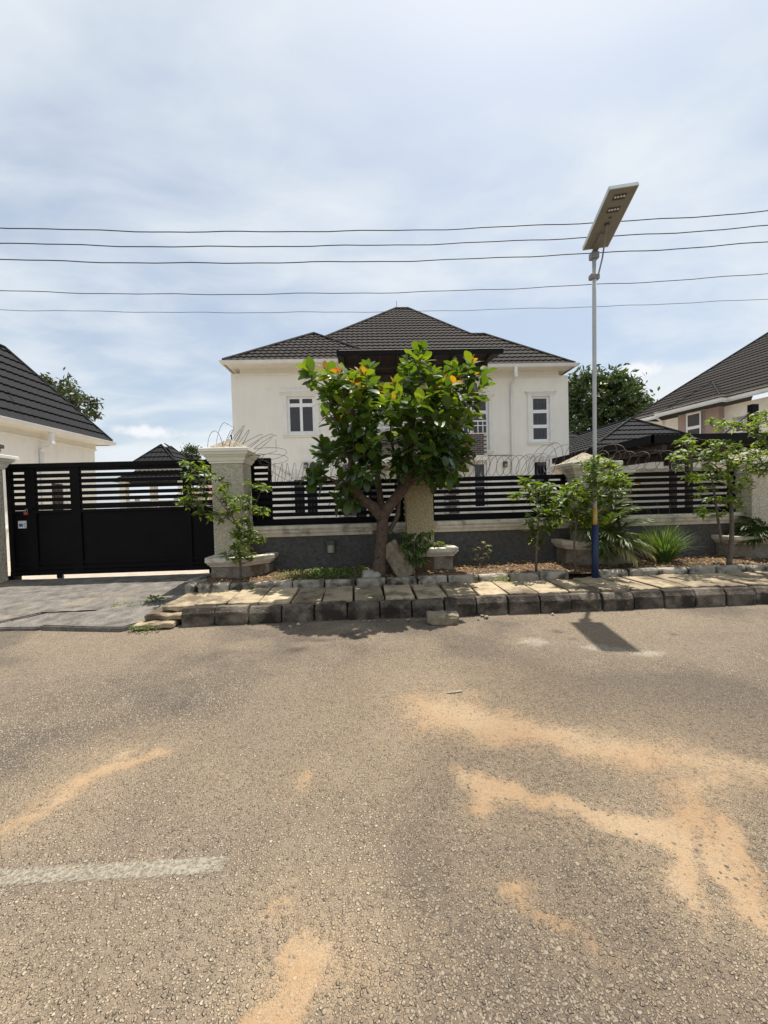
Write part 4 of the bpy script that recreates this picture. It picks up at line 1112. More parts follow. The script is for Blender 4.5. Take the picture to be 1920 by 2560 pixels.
window(house, (LX0, 15.0), (1, 0), 2.09, 3.13, 4.315, 5.73, [.5], [.77])
window(house, (LX0, 15.0), (1, 0), 2.16, 3.21, 1.15, 2.62, [.5], [])
window(house, (LX1, 16.6), (1, 0), .5, 1.5, 3.5, 5.7, [.5], [.75], surround=None)
window(house, (LX1, 16.6), (1, 0), 2.0, 3.4, 3.5, 5.7, [.5], [.75], surround=None)
window(house, (LX1, 16.6), (1, 0), .5, 1.7, .3, 2.5, [.5], [], surround=None)
window(house, (LX1, 16.6), (1, 0), 2.2, 3.4, .3, 2.5, [.5], [], surround=None)
window(house, (RX0, 15.8), (1, 0), 6.80 - RX0, 7.55 - RX0, 3.93, 5.78, [], [1 / 3, 2 / 3])
window(house, (RX0, 15.8), (1, 0), 6.82 - RX0, 7.51 - RX0, 1.2, 3.15, [], [.5])
window(house, (RX0, 15.8), (1, 0), 4.30 - RX0, 4.87 - RX0, 1.2, 3.12, [], [.5])
window(house, (RX0, 15.8), (1, 0), 3.55 - RX0, 4.99 - RX0, 3.62, 5.70, [.5], [.75])
# cornices, gutters
MB().sweep([(-5.26, 24), (-5.26, 14.5), (-1.0, 14.5)], [(o_ - .0, z) for o_, z in CORN(6.90, .52)]).build('cornice', CREAMTRIM, house)
MB().sweep([(-5.26, 24), (-5.26, 14.5), (-.99, 14.5)], GUTP(6.92)).build('gutter', GUTTER, house)
MB().sweep([(4.3, 15.3), (8.40, 15.3), (8.40, 24)], CORN(6.90, .52)).build('cornice', CREAMTRIM, house)
MB().sweep([(4.3, 15.3), (8.40, 15.3), (8.40, 24)], GUTP(6.92)).build('gutter', GUTTER, house)
dp = MB().tube([(5.93, 15.72, z) for z in (6.3, 4, 1.5, .3)], .045, 10).build('downpipe', GUTTER, house, smooth=True)
MB().box(5.90, 6.02, 15.22, 15.34, 6.42, 6.83).build('hopper', GUTTER, dp, bevel=.01)
MB().tube([(5.95, 15.30, 6.45), (5.94, 15.5, 6.36), (5.93, 15.72, 6.30)], .05, 8).build('offset_pipe', GUTTER, dp)
for z in (5.5, 4.0, 2.8): MB().box(5.875, 5.985, 15.69, 15.80, z, z + .03).build('pipe_clip', GUTTER, dp)
MB().tube([(4.75, 15.77, 3.38), (5.86, 15.76, 3.37)], .012, 6).build('cable', WIREM, house)
# roof
mr = deck([[(-5.26, 14.5, 6.92), (.68, 14.5, 6.92), (-2.29, 17.45, 9.13)],
           [(-5.26, 24, 6.92), (-5.26, 14.5, 6.92), (-2.29, 17.45, 9.13), (-2.29, 21.4, 9.13)],
           [(.68, 14.5, 6.92), (.68, 17.9, 6.92), (-2.29, 17.9, 9.13), (-2.29, 17.45, 9.13)],
           [(-4.55, 15.3, 6.90), (8.38, 15.3, 6.90), (5.58, 18.04, 9.256), (4.95, 18.04, 9.256), (2.41, 21.42, 12.16), (1.72, 21.42, 12.16)],
           [(8.38, 15.3, 6.9), (8.38, 24, 6.9), (5.58, 21, 9.256), (5.58, 18.04, 9.256)],
           [(1.72, 21.42, 12.16), (2.41, 21.42, 12.16), (8.2, 27.3, 6.9), (-4.5, 27.3, 6.9)],
           [(-4.55, 27.3, 6.9), (-4.55, 15.3, 6.9), (1.72, 21.42, 12.16)], [(2.41, 21.42, 12.16), (4.95, 18.04, 9.256), (8.3, 27.3, 6.9)]], 'roof', ROOF, house)
roof_face([(-5.26, 14.5, 6.92), (.68, 14.5, 6.92), (-2.29, 17.45, 9.13)], mr, ROOF)
roof_face([(-4.55, 15.3, 6.90), (8.38, 15.3, 6.90), (5.58, 18.04, 9.256), (4.95, 18.04, 9.256), (2.41, 21.42, 12.16), (1.72, 21.42, 12.16)], mr, ROOF)
for a, b_ in (((-5.26, 14.5, 6.92), (-2.29, 17.45, 9.13)), ((-2.29, 17.45, 9.13), (.68, 14.5, 6.92)), ((-2.29, 17.45, 9.13), (-2.29, 17.95, 9.13)), ((1.72, 21.42, 12.16), (2.41, 21.42, 12.16)), ((1.72, 21.42, 12.16), (-2.6, 17.2, 8.53)), ((2.41, 21.42, 12.16), (4.95, 18.04, 9.256)), ((4.95, 18.04, 9.256), (5.58, 18.04, 9.256)), ((5.58, 18.04, 9.256), (8.38, 15.3, 6.9))):
    hipcap(a, b_, mr, .065)
MB().tube([(1.78, 21.42, 12.2), (1.78, 21.42, 12.6)], .012, 5).build('finial', CAPM, mr)
# dark canopy over the balcony and its rafters
cn_ = MB().prism([(-1.0, 13.4), (4.83, 13.4), (4.45, 15.28), (2.58, 15.78), (2.58, 16.58), (-1.0, 16.58)], 6.72, 6.80).build('canopy', DKBROWN, house)
MB().box(-1.0, 4.80, 13.38, 13.44, 6.66, 6.815).build('fascia', CAPM, cn_)
MB().box(-.9, 4.84, 13.36, 13.46, 6.816, 6.826).build('flashing', GUTTER, cn_)
for k in range(9):
    x = -.85 + k * .65
    MB().box(x, x + .08, 13.46, 15.2 if x > 2.5 else 16.5, 6.60, 6.718).build('rafter', DKBROWN, cn_)
for y in (14.2, 15.0): MB().box(-.98, 4.5, y, y + .1, 6.49, 6.597).build('purlin', DKBROWN, cn_)
# balcony
bal = MB().box(-1.19, 4.56, 14.62, 16.58, 3.08, 3.26).build('balcony_slab', CREAMTRIM, house)
par = MB().box(-1.15, 4.55, 14.655, 14.80, 3.26, 4.09).build('balcony_parapet', MORTAR, house)
bme = MB().box(-.097, .097, -.012, .03, -.031, .031).mesh('brick', BRICKM)
for j in range(11):
    for i in range(28):
        x = -1.05 + i * .207 + (.1035 if j % 2 else 0)
        if x > 4.47: continue
        o = link('brick', bme, par); o.location = (x, 14.655 + rnd.uniform(-.002, .003), 3.312 + j * .0735)
MB().box(-1.17, 4.57, 14.63, 14.83, 4.092, 4.12).build('coping', CREAMTRIM, par)
rl = MB().box(-1.15, 4.55, 14.70, 14.745, 4.57, 4.61).build('balcony_rail', PVC, house)
MB().box(-1.15, 4.55, 14.705, 14.74, 4.40, 4.425).build('rail_bar', PVC, rl)
for k in range(30): MB().box(-1.1 + k * .19, -1.075 + k * .19, 14.708, 14.737, 4.12, 4.57).build('baluster', PVC, rl)
for (x0, x1) in ((2.92, 3.44), (-1.1, -.6)):
    cm = MB().box(x0, x1, 14.66, 15.1, .24, 3.08).build('porch_column', MORTAR, house)
    for j in range(38):
        for i in range(3):
            xc = x0 + .1 + i * .207 + (-.1 if j % 2 else 0)
            if x0 - .02 < xc - .09 and xc + .09 < x1 + .05:
                o = link('brick', bme, cm); o.location = (xc, 14.66, .29 + j * .0735)
for (x, y, z) in ((5.63, 15.8, 2.88), (-2.42, 15.0, 2.95)):
    lb = MB().box(x - .08, x + .08, y - .14, y - .002, z, z + .23).build('facade_light', LAMPDK, house, bevel=.01)
    MB().box(x - .065, x + .065, y - .155, y - .142, z + .02, z + .13).build('lamp_glass', LAMPGL, lb)

# ------------------------------------------------------------------ building left, inside the gate
lh = thing('outbuilding', (-11.5, 12, .24), 'single storey cream building with steep dark tile roof left of the gate', 'building')
wall_panel('wall', CREAM, lh, (-9.98, 8.9), (0, 1), 5.55, .24, 3.86, [(.95, 1.9, 1.2, 2.6), (3.55, 4.2, .9, 2.55)])
wall_panel('wall', CREAM, lh, (-9.98, 14.45), (-1, 0), 3.4, .24, 3.86, [])
window(lh, (-9.98, 8.9), (0, 1), .95, 1.9, 1.2, 2.6, [.5], [], surround=(.12, .1))
window(lh, (-9.98, 8.9), (0, 1), 3.55, 4.2, .9, 2.55, [], [], surround=None, glass=CURTAIN)
MB().sweep([(-9.6, 8.5), (-9.6, 14.85), (-13.6, 14.85)], CORN(4.08, .42), side=1).build('cornice', CREAMTRIM, lh)
MB().sweep([(-9.6, 8.5), (-9.6, 14.85), (-13.6, 14.85)], GUTP(4.10)).build('gutter', GUTTER, lh)
lr = deck([[(-9.6, 8.5, 4.10), (-9.6, 14.85, 4.10), (-11.56, 12.88, 6.82), (-11.56, 10.5, 6.82)], [(-9.6, 14.85, 4.1), (-13.6, 14.85, 4.1), (-11.56, 12.88, 6.82)], [(-13.6, 14.85, 4.1), (-13.6, 8.5, 4.1), (-11.56, 10.5, 6.82), (-11.56, 12.88, 6.82)]], 'roof', ROOFL, lh)
roof_face([(-9.6, 8.5, 4.10), (-9.6, 14.85, 4.10), (-11.56, 12.88, 6.82), (-11.56, 10.5, 6.82)], lr, ROOFL, course=.36, wave=.2, amp=.03)
hipcap((-9.6, 14.85, 4.10), (-11.56, 12.88, 6.82), lr, .06); hipcap((-11.56, 12.88, 6.82), (-11.56, 10.5, 6.82), lr, .06)
dp = MB().tube([(-9.93, 12.1, z) for z in (3.5, 2, .3)], .05, 10).build('downpipe', GUTTER, lh, smooth=True)
MB().box(-9.66, -9.55, 12.04, 12.16, 3.62, 4.02).build('hopper', GUTTER, dp, bevel=.01)
MB().tube([(-9.61, 12.1, 3.63), (-9.66, 12.1, 3.52), (-9.86, 12.1, 3.50), (-9.93, 12.1, 3.42)], .052, 8).build('offset_pipe', GUTTER, dp)

# glimpse of a farther house behind the left roof
fh = thing('house', (-17, 23, .24), 'distant house with pale eave glimpsed behind the steep left roof', 'house', 'neighbour houses')
MB().box(-22, -17.0, 18, 23.2, .24, 6.35).build('wall', CREAM, fh)
MB().sweep([(-16.55, 17), (-16.55, 23.7), (-22, 23.7)], GUTP(6.62)).build('gutter', GUTTER, fh)
MB().sweep([(-16.55, 17), (-16.55, 23.7), (-22, 23.7)], CORN(6.60, .42)).build('cornice', CREAMTRIM, fh)
deck([[(-16.55, 17, 6.62), (-16.55, 23.7, 6.62), (-19, 21.2, 8.4), (-19, 17, 8.4)], [(-16.55, 23.7, 6.62), (-22, 23.7, 6.62), (-19, 21.2, 8.4)]], 'roof', ROOFL, fh)

# pavilion roof beyond the gate
pv = thing('pavilion', (-10.6, 20.6, .24), 'small pavilion with pointed two tier dark tile roof beyond the gate', 'pavilion')
for (x, y) in ((-12.0, 19.3), (-9.2, 19.3), (-12.0, 21.9), (-9.2, 21.9)): MB().box(x - .15, x + .15, y - .15, y + .15, .24, 2.9).build('column', CREAM, pv)
A = (-10.68, 20.35, 4.80); A2 = (-10.40, 20.75, 4.76)
lo = [(-12.35, 18.9), (-8.85, 18.9), (-8.85, 22.3), (-12.35, 22.3)]; mi = [(-11.55, 19.6), (-9.55, 19.6), (-9.55, 21.5), (-11.55, 21.5)]
zl, zm = 2.95, 3.45
fs = []
for i in range(4):
    j = (i + 1) % 4
    fs.append([(*lo[i], zl), (*lo[j], zl), (*mi[j], zm), (*mi[i], zm)])
mi2 = [(-11.85, 19.3), (-9.35, 19.3), (-9.35, 21.8), (-11.85, 21.8)]; zu = 3.62
up_f = [[(*mi2[0], zu), (*mi2[1], zu), A], [(*mi2[1], zu), (*mi2[2], zu), A2, A], [(*mi2[2], zu), (*mi2[3], zu), A2], [(*mi2[3], zu), (*mi2[0], zu), A, A2]]
pr_ = deck(fs + up_f, 'roof', ROOFL, pv)
for f_ in fs[:2] + up_f[:2]: roof_face(f_, pr_, ROOFL, course=.36, wave=.22)
for i in range(4): hipcap((*mi2[i], zu), A if i in (0, 1) else A2, pr_, .05)
MB().box(-11.6, -9.5, 19.55, 21.55, 3.3, 3.6).build('lantern_wall', CREAM, pv)
o = thing('compound_wall', (-10, 27, .24), 'grey block compound wall with piers seen through the gate slats', 'wall')
MB().box(-16.5, -4, 26.9, 27.1, .24, 2.1).build('wall_body', GREYWALL, o)
for k in range(5): MB().box(-16 + k * 2.6, -15.7 + k * 2.6, 26.8, 26.9, .24, 2.25).build('pier', GREYWALL, o)
o = thing('bungalow', (-8, 34, .24), 'far low bungalow with faded red roof seen through the gate slats', 'house', 'neighbour houses')
MB().box(-15.5, -3, 33, 40, .24, 2.7).build('wall', PINKWALL, o)
deck([[(-16, 32.5, 2.7), (-2.5, 32.5, 2.7), (-6, 36.5, 4.3), (-12.5, 36.5, 4.3)], [(-2.5, 32.5, 2.7), (-2.5, 40.5, 2.7), (-6, 36.5, 4.3)]], 'roof', REDROOF, o)

# ------------------------------------------------------------------ house at right
C0 = Vector((18.86, 27.4)); dd_ = Vector((.1815, -.9834)).normalized(); bb_ = Vector((.9834, .1815)).normalized()
def rp(a, b, z): q = C0 + dd_ * a + bb_ * b; return (q.x, q.y, z)
def r2(a, b): q = C0 + dd_ * a + bb_ * b; return (q.x, q.y)
rh = thing('house', rp(6, 4, .24), 'cream neighbour house with taupe bay and brown tile roof at right edge', 'house', 'neighbour houses')
# direction so that the outward normal (right of the direction) faces the yard: walk from near to far
wall_panel('wall', CREAM, rh, r2(16, .5), tuple(-dd_), 15.5, .24, 6.5, [(16 - 7.22, 16 - 6.72, 4.85, 5.55), (16 - 3.38, 16 - 3.05, 4.6, 5.4)])
wall_panel('wall', CREAM, rh, r2(.5, .5), tuple(bb_), 8, .24, 6.5, [])
window(rh, r2(16, .5), tuple(-dd_), 16 - 7.22, 16 - 6.72, 4.85, 5.55, [], [], surround=(.12, .1), glass=CURTAIN, bars=False)
window(rh, r2(16, .5), tuple(-dd_), 16 - 3.38, 16 - 3.05, 4.6, 5.4, [], [], surround=(.1, .1), glass=CURTAIN, bars=False)
by = wall_panel('bay_wall', TAUPE, rh, r2(6.12, .1), tuple(-dd_), 2.42, 2.9, 6.5, [(6.12 - 5.23, 6.12 - 4.29, 4.2, 6.47)])
wall_panel('bay_return', TAUPE, rh, r2(6.12, .5), tuple(-bb_), .4, 2.9, 6.5, [])
wall_panel('bay_return', TAUPE, rh, r2(3.7, .1), tuple(bb_), .4, 2.9, 6.5, [])
window(rh, r2(6.12, .1), tuple(-dd_), 6.12 - 5.23, 6.12 - 4.29, 4.2, 6.46, [], [.60], surround=(.10, .1), sill=False, head=False, glass=CURTAIN, bars=False, fw=.11)
ep = [r2(16, 0), r2(6.55, 0), r2(6.45, -.38), r2(3.40, -.38), r2(3.30, 0), r2(0, 0), r2(0, 9)]
ep2 = [r2(16, 0), r2(6.50, 0), r2(6.50, -.38), r2(3.32, -.38), r2(3.32, 0), r2(0, 0), r2(0, 9)]
MB().sweep(ep2, CORN(6.88, .5)).build('cornice', WHITE, rh)
MB().sweep(ep2, GUTP(6.92)).build('gutter', GUTTER, rh)
q_ = .84
fR = [rp(16, 0, 6.92), rp(0, 0, 6.92), rp(5.4, 5.4, 6.92 + 5.4 * q_), rp(10.6, 5.4, 6.92 + 5.4 * q_)]
rr_ = deck([fR, [rp(0, 0, 6.92), rp(0, 10.8, 6.92), rp(5.4, 5.4, 6.92 + 5.4 * q_)]], 'roof', ROOFR, rh)
roof_face(fR, rr_, ROOFR, course=.36, wave=.2)
hipcap(rp(0, 0, 6.92), rp(5.4, 5.4, 6.92 + 5.4 * q_), rr_, .08)
bz = 6.94
ba = [rp(6.55, -.40, bz), rp(3.27, -.40, bz), rp(4.1, .45, bz + .72), rp(4.1, 1.4, bz + .98)]
bf = [[rp(6.55, -.40, bz), rp(3.27, -.40, bz), rp(4.9, 1.25, bz + 1.30)], [rp(6.55, 1.25, bz + .0), rp(6.55, -.40, bz), rp(4.9, 1.25, bz + 1.30)], [rp(3.27, -.40, bz), rp(3.27, 1.25, bz), rp(4.9, 1.25, bz + 1.30)]]
br_ = deck(bf, 'bay_roof', ROOFR, rh)
for f_ in bf[:2]: roof_face(f_, br_, ROOFR, course=.36, wave=.2)
hipcap(rp(6.55, -.40, bz), rp(4.9, 1.25, bz + 1.30), br_, .05); hipcap(rp(3.27, -.40, bz), rp(4.9, 1.25, bz + 1.30), br_, .05)
for a in (2.35, 8.9):
    dp = MB().tube([rp(a, .42, z) for z in (6.5, 4, .3)], .045, 8).build('downpipe', GUTTER, rh)
    MB().tube([rp(a, .0, 6.85), rp(a, .02, 6.6), rp(a, .42, 6.42)], .055, 8).build('offset_pipe', GUTTER, dp)

# ------------------------------------------------------------------ carport and low tiled outbuilding at right
cp = thing('carport', (9.5, 11.8, .24), 'dark steel carport canopy behind the fence at right', 'carport')
MB().box(7.05, 16, 9.32, 14.45, 2.96, 3.04).build('canopy_sheet', DKBROWN, cp)
MB().box(7.0, 16, 9.27, 9.32, 2.86, 3.06).build('fascia', CAPM, cp)
MB().box(7.0, 7.05, 9.27, 14.5, 2.86, 3.06).build('fascia', CAPM, cp)
for k in range(7): MB().box(7.06, 16, 9.8 + k * .75, 9.88 + k * .75, 2.82, 2.955).build('purlin', DKBROWN, cp)
for k in range(5): MB().box(7.3 + k * 2.0, 7.42 + k * 2.0, 9.34, 14.4, 2.66, 2.815).build('beam', DKBROWN, cp)
for (x, y) in ((7.78, 9.6), (8.2, 9.6), (12.5, 9.6), (7.5, 14.2), (11.5, 14.2)):
    MB().box(x - .06, x + .06, y - .06, y + .06, .24, 2.66).build('post', DKBROWN, cp)
MB().tube([(9.0, 9.5, 3.05), (9.75, 9.5, 3.62)], .03, 6).build('strut', DKBROWN, cp)
MB().box(9.72, 9.88, 9.42, 9.56, 3.04, 3.80).build('upstand', CAPM, cp)
ob = thing('outbuilding', (11.5, 18.5, .24), 'low outbuilding with dark tiled hip roof behind the carport', 'building')
MB().box(9.2, 14.2, 16.0, 22.0, .24, 3.3).build('wall', CREAM, ob)
zA = 3.45
f1 = [(8.9, 15.2, zA), (14.6, 15.2, zA), (11.85, 17.0, 4.98)]
f2 = [(8.9, 23, zA), (8.9, 15.2, zA), (11.85, 17.0, 4.98), (11.85, 21.2, 4.98)]
f3 = [(14.6, 15.2, zA), (14.6, 23, zA), (11.85, 21.2, 4.98), (11.85, 17.0, 4.98)]
orf = deck([f1, f2, f3], 'roof', ROOFL, ob)
roof_face(f1, orf, ROOFL, course=.36, wave=.21); roof_face(f2, orf, ROOFL, course=.36, wave=.21)
hipcap((8.9, 15.2, zA), (11.85, 17.0, 4.98), orf, .06); hipcap((14.6, 15.2, zA), (11.85, 17.0, 4.98), orf, .06); hipcap((11.85, 21.2, 4.98), (11.85, 17.0, 4.98), orf, .06)
o2 = thing('outbuilding', (12.6, 25, .24), 'second low tiled roof just behind the main house right corner', 'building')
MB().box(10.6, 14.6, 23.4, 27, .24, 3.9).build('wall', CREAM, o2)
g1 = [(10.2, 22.9, 3.9), (15.2, 22.9, 3.9), (13.1, 25.0, 5.95)]; g2 = [(10.2, 27.2, 3.9), (10.2, 22.9, 3.9), (13.1, 25.0, 5.95)]
org_ = deck([g1, g2], 'roof', ROOFL, o2)
roof_face(g1, org_, ROOFL, course=.36, wave=.21)
# yard boundary wall between carport and neighbour
o = MB().box(9.5, 30, 13.2, 13.4, .24, 2.5).build('side_wall', CREAM); tag(o, 'plain cream yard wall behind the carport posts', 'wall')
o = MB().poly([(9.28, 13.15, 2.02), (9.5, 13.15, 2.02), (9.43, 13.15, 1.86), (9.35, 13.15, 1.86)]).slab([(9.28, 13.16, 2.02), (9.5, 13.16, 2.02), (9.43, 13.16, 1.86), (9.35, 13.16, 1.86)], .02).build('orange_sign', pm('orange_plastic', (.75, .22, .02), None, 5, .5)); tag(o, 'small orange plate behind razor wire under the carport', 'plate')

S1= [(-3.05, 6.47, 2.33), (-2.91, 6.4, 2.3), (-2.84, 6.55, 2.23), (-2.98, 6.43, 2.14), (-2.87, 6.38, 2.07), (-2.74, 6.55, 2.24), (-2.74, 6.81, 2.17), (-2.64, 6.75, 2.1), (-2.82, 6.73, 2.06), (-2.94, 6.46, 1.92), (-2.91, 6.62, 1.9), (-2.98, 6.49, 1.78), (-2.88, 6.44, 1.74), (-3.07, 6.4, 1.67), (-3.0, 6.46, 1.64), (-3.03, 6.81, 1.67), (-2.87, 6.76, 1.86), (-2.52, 6.75, 1.95), (-2.5, 6.75, 1.84), (-2.46, 6.45, 1.88), (-2.31, 6.5, 1.73), (-2.26, 6.66, 1.74), (-2.17, 6.72, 1.75), (-2.09, 6.78, 1.68), (-2.49, 6.79, 1.63), (-2.22, 6.39, 1.62), (-2.24, 6.65, 1.57), (-2.14, 6.69, 1.59), (-1.99, 6.6, 1.56), (-1.81, 6.44, 1.51), (-1.79, 6.59, 1.48), (-2.43, 6.39, 1.51), (-2.48, 6.82, 1.48), (-2.05, 6.78, 1.94), (-1.85, 6.62, 1.91), (-1.71, 6.5, 1.89), (-2.77, 6.8, 1.46), (-2.62, 6.64, 1.46), (-2.95, 6.79, 1.48), (-2.6, 6.77, 1.38), (-2.18, 6.6, 1.34), (-2.11, 6.56, 1.41), (-2.09, 6.65, 1.33), (-2.25, 6.57, 1.18), (-2.08, 6.43, 1.18), (-2.0, 6.5, 1.18), (-1.98, 6.76, 1.13), (-1.78, 6.37, 1.08), (-2.23, 6.37, 1.14), (-2.22, 6.66, 1.06), (-2.05, 6.49, 1.07), (-2.01, 6.62, 1.02), (-2.34, 6.59, 0.92), (-2.22, 6.52, 0.95), (-2.25, 6.85, 0.86), (-2.04, 6.45, 0.95), (-2.35, 6.56, 0.71), (-2.1, 6.45, 0.75), (-2.06, 6.67, 0.69), (-2.19, 6.49, 0.8)]
S4= [(5.32, 6.35, 2.46), (5.66, 6.62, 2.56), (5.5, 6.32, 2.42), (5.41, 6.49, 2.35), (5.7, 6.73, 2.34), (5.33, 6.17, 2.31), (5.15, 6.14, 2.19), (5.34, 6.26, 2.13), (6.04, 6.64, 2.49), (6.08, 6.53, 2.5), (5.77, 6.27, 2.34), (6.0, 6.33, 2.41), (6.03, 6.22, 2.36), (6.35, 6.42, 2.42), (5.77, 6.13, 2.26), (6.34, 6.59, 2.28), (6.65, 6.73, 2.32), (6.83, 6.77, 2.25), (6.16, 6.61, 2.2), (6.45, 6.77, 2.16), (5.98, 6.11, 2.13), (6.33, 6.3, 2.11), (6.07, 6.78, 2.31), (5.88, 6.64, 2.19), (5.82, 6.39, 2.12), (6.9, 6.76, 2.18), (6.05, 6.53, 2.01), (6.32, 6.67, 2.02), (6.14, 6.31, 2.02), (6.2, 6.23, 1.99), (5.44, 6.41, 1.89), (5.38, 6.2, 1.91), (5.67, 6.37, 1.88), (6.17, 6.77, 1.9), (5.9, 6.33, 1.87), (5.82, 6.11, 1.86), (6.19, 6.13, 1.82), (6.21, 6.22, 1.7), (6.78, 6.65, 1.8), (6.28, 6.35, 1.67), (5.77, 6.3, 1.68), (5.58, 6.17, 1.5), (6.28, 6.79, 1.48), (6.06, 6.4, 1.47), (6.01, 6.25, 1.49), (5.49, 6.14, 1.3), (5.44, 6.14, 1.28), (5.66, 6.22, 1.29), (6.5, 6.57, 1.39), (6.2, 6.2, 1.37), (5.83, 6.13, 1.26)]
S5= [(5.89, 6.39, 2.84), (5.82, 6.25, 2.73), (6.38, 6.7, 2.79), (6.04, 6.17, 2.68), (6.21, 6.42, 2.77), (6.77, 6.56, 2.94), (6.64, 6.35, 2.85), (7.11, 6.69, 2.96), (6.82, 6.39, 2.79), (6.54, 6.25, 2.64), (6.58, 6.35, 2.72), (6.21, 6.12, 2.64), (6.75, 6.35, 2.53), (6.67, 6.25, 2.42), (6.87, 6.63, 2.44), (6.94, 6.6, 2.33), (6.83, 6.4, 2.27), (6.34, 6.12, 2.16), (6.58, 6.25, 2.06), (6.67, 6.25, 1.97), (6.45, 6.22, 2.01), (6.63, 6.24, 1.91), (6.79, 6.62, 2.0)]
S3= [(2.61, 6.27, 1.89), (2.72, 6.23, 1.83), (3.05, 6.66, 1.79), (2.75, 6.48, 1.74), (3.0, 6.7, 1.69), (3.01, 6.4, 1.73), (2.65, 6.65, 1.67), (2.5, 6.53, 1.64), (2.85, 6.6, 1.58), (3.03, 6.57, 1.58), (3.08, 6.45, 1.47), (2.8, 6.25, 1.43), (2.72, 6.31, 1.25), (3.03, 6.64, 1.33), (3.11, 6.65, 1.2), (2.79, 6.66, 1.15), (2.87, 6.37, 1.08), (3.08, 6.53, 1.04), (2.81, 6.6, 0.94), (2.91, 6.52, 0.89), (3.23, 6.61, 1.11), (3.22, 6.46, 1.33), (3.17, 6.53, 1.28)]
S3B= [(3.1, 6.21, 1.57), (3.1, 5.96, 1.64), (3.43, 6.35, 1.56), (3.55, 6.37, 1.48), (2.98, 5.84, 1.45), (3.39, 6.38, 1.33), (3.52, 6.38, 1.3), (3.5, 6.2, 1.41), (3.2, 5.83, 1.76), (3.42, 6.34, 1.72), (3.3, 5.88, 1.64), (3.71, 6.38, 1.66), (3.56, 6.2, 2.09), (3.5, 5.84, 2.13), (3.49, 5.9, 1.97), (3.81, 6.18, 2.03), (3.94, 6.14, 2.1), (4.14, 6.25, 2.03), (3.7, 6.36, 1.87), (3.6, 5.93, 1.8), (3.67, 5.8, 1.86), (4.12, 6.35, 1.94), (3.52, 5.81, 1.63), (3.94, 6.33, 1.68), (3.76, 5.87, 1.77), (3.71, 6.29, 1.5), (3.85, 6.27, 1.5), (3.6, 6.33, 1.2), (3.61, 6.13, 1.23), (4.0, 6.33, 1.55), (3.89, 5.92, 1.81), (4.13, 6.2, 1.72)]
S2= [(0.55, 6.29, 1.08), (0.62, 6.42, 1.03), (0.69, 6.4, 1.04), (0.78, 6.32, 1.03), (0.87, 6.34, 1.04), (0.9, 6.22, 1.06), (0.52, 6.22, 0.95), (0.6, 6.35, 0.91), (0.66, 6.33, 0.92), (0.76, 6.42, 0.89), (0.84, 6.36, 0.94), (0.9, 6.24, 0.93), (0.57, 6.3, 0.84), (0.67, 6.39, 0.82), (0.75, 6.34, 0.81), (0.82, 6.21, 0.8), (0.9, 6.41, 0.8), (0.64, 6.41, 0.66), (0.64, 6.23, 0.62), (0.74, 6.34, 0.6), (0.81, 6.3, 0.63), (0.91, 6.4, 0.65), (0.71, 6.28, 0.72), (0.78, 6.27, 0.72)]
CROWN= [(-1.19, 3.92), (-0.85, 4.16), (-0.65, 4.06), (-0.53, 3.96), (-0.44, 3.91), (-0.2, 4.12), (0.07, 4.17), (0.21, 4.02), (0.29, 3.74), (0.49, 3.92), (0.55, 4.23), (0.69, 4.22), (0.83, 4.22), (0.96, 4.42), (1.1, 4.36), (1.07, 4.08), (1.23, 3.98), (1.28, 3.89), (1.4, 3.98), (1.65, 4.17), (1.79, 4.21), (2.08, 4.15), (2.08, 3.92), (2.19, 3.66), (2.19, 3.54), (2.09, 3.23), (2.08, 3.04), (1.86, 2.75), (1.83, 2.59), (2.02, 2.42), (1.94, 1.98), (1.35, 1.93), (1.06, 2.0), (0.78, 2.11), (0.62, 1.73), (0.23, 1.64), (0.01, 2.08), (-0.2, 1.61), (-0.51, 1.54), (-0.72, 1.57), (-0.81, 1.77), (-1.17, 1.87), (-1.25, 2.23), (-0.96, 2.25), (-1.0, 2.6), (-0.97, 2.81), (-0.71, 2.74), (-0.54, 2.76), (-0.75, 3.0), (-0.89, 3.19), (-1.02, 3.38), (-0.99, 3.48), (-0.78, 3.52), (-0.98, 3.76)]

# ================================================================== VEGETATION
def leaf_base(L, W, shape='obovate', curl=.18, fold=.16, n=5):
    """leaf along +y, n segments, three verts across; returns verts, faces."""
    v = []; f = []
    for i in range(n + 1):
        t = i / n
        if shape == 'obovate': w = W * .5 * max(.04, math.sin(math.pi * min(1, .06 + .94 * t ** 1.35)) ** .75 if t < .999 else .18)
        elif shape == 'lance': w = W * .5 * max(.03, math.sin(math.pi * (.04 + .94 * t ** .85)))
        else: w = W * .5 * (1 - .9 * t)
        y = L * (t - .12 * curl * t * t); z = -curl * L * t * t
        v += [(-w, y, z + fold * w), (0, y, z), (w, y, z + fold * w)]
    for i in range(n):
        a = 3 * i
        f += [(a, a + 1, a + 4, a + 3), (a + 1, a + 2, a + 5, a + 4)]
    return np.array(v), f
def leaf_matrix(p, d, roll, s=1.0):
    d = Vector(d).normalized(); x = d.cross(Vector((0, 0, 1)))
    x = x.normalized() if x.length > .08 else Vector((1, 0, 0))
    z = x.cross(d)
    M = Matrix((x, d, z)).transposed().to_4x4() @ Matrix.Rotation(roll, 4, 'Y')
    M = Matrix.Translation(p) @ M @ Matrix.Diagonal((s, s, s, 1)); return M
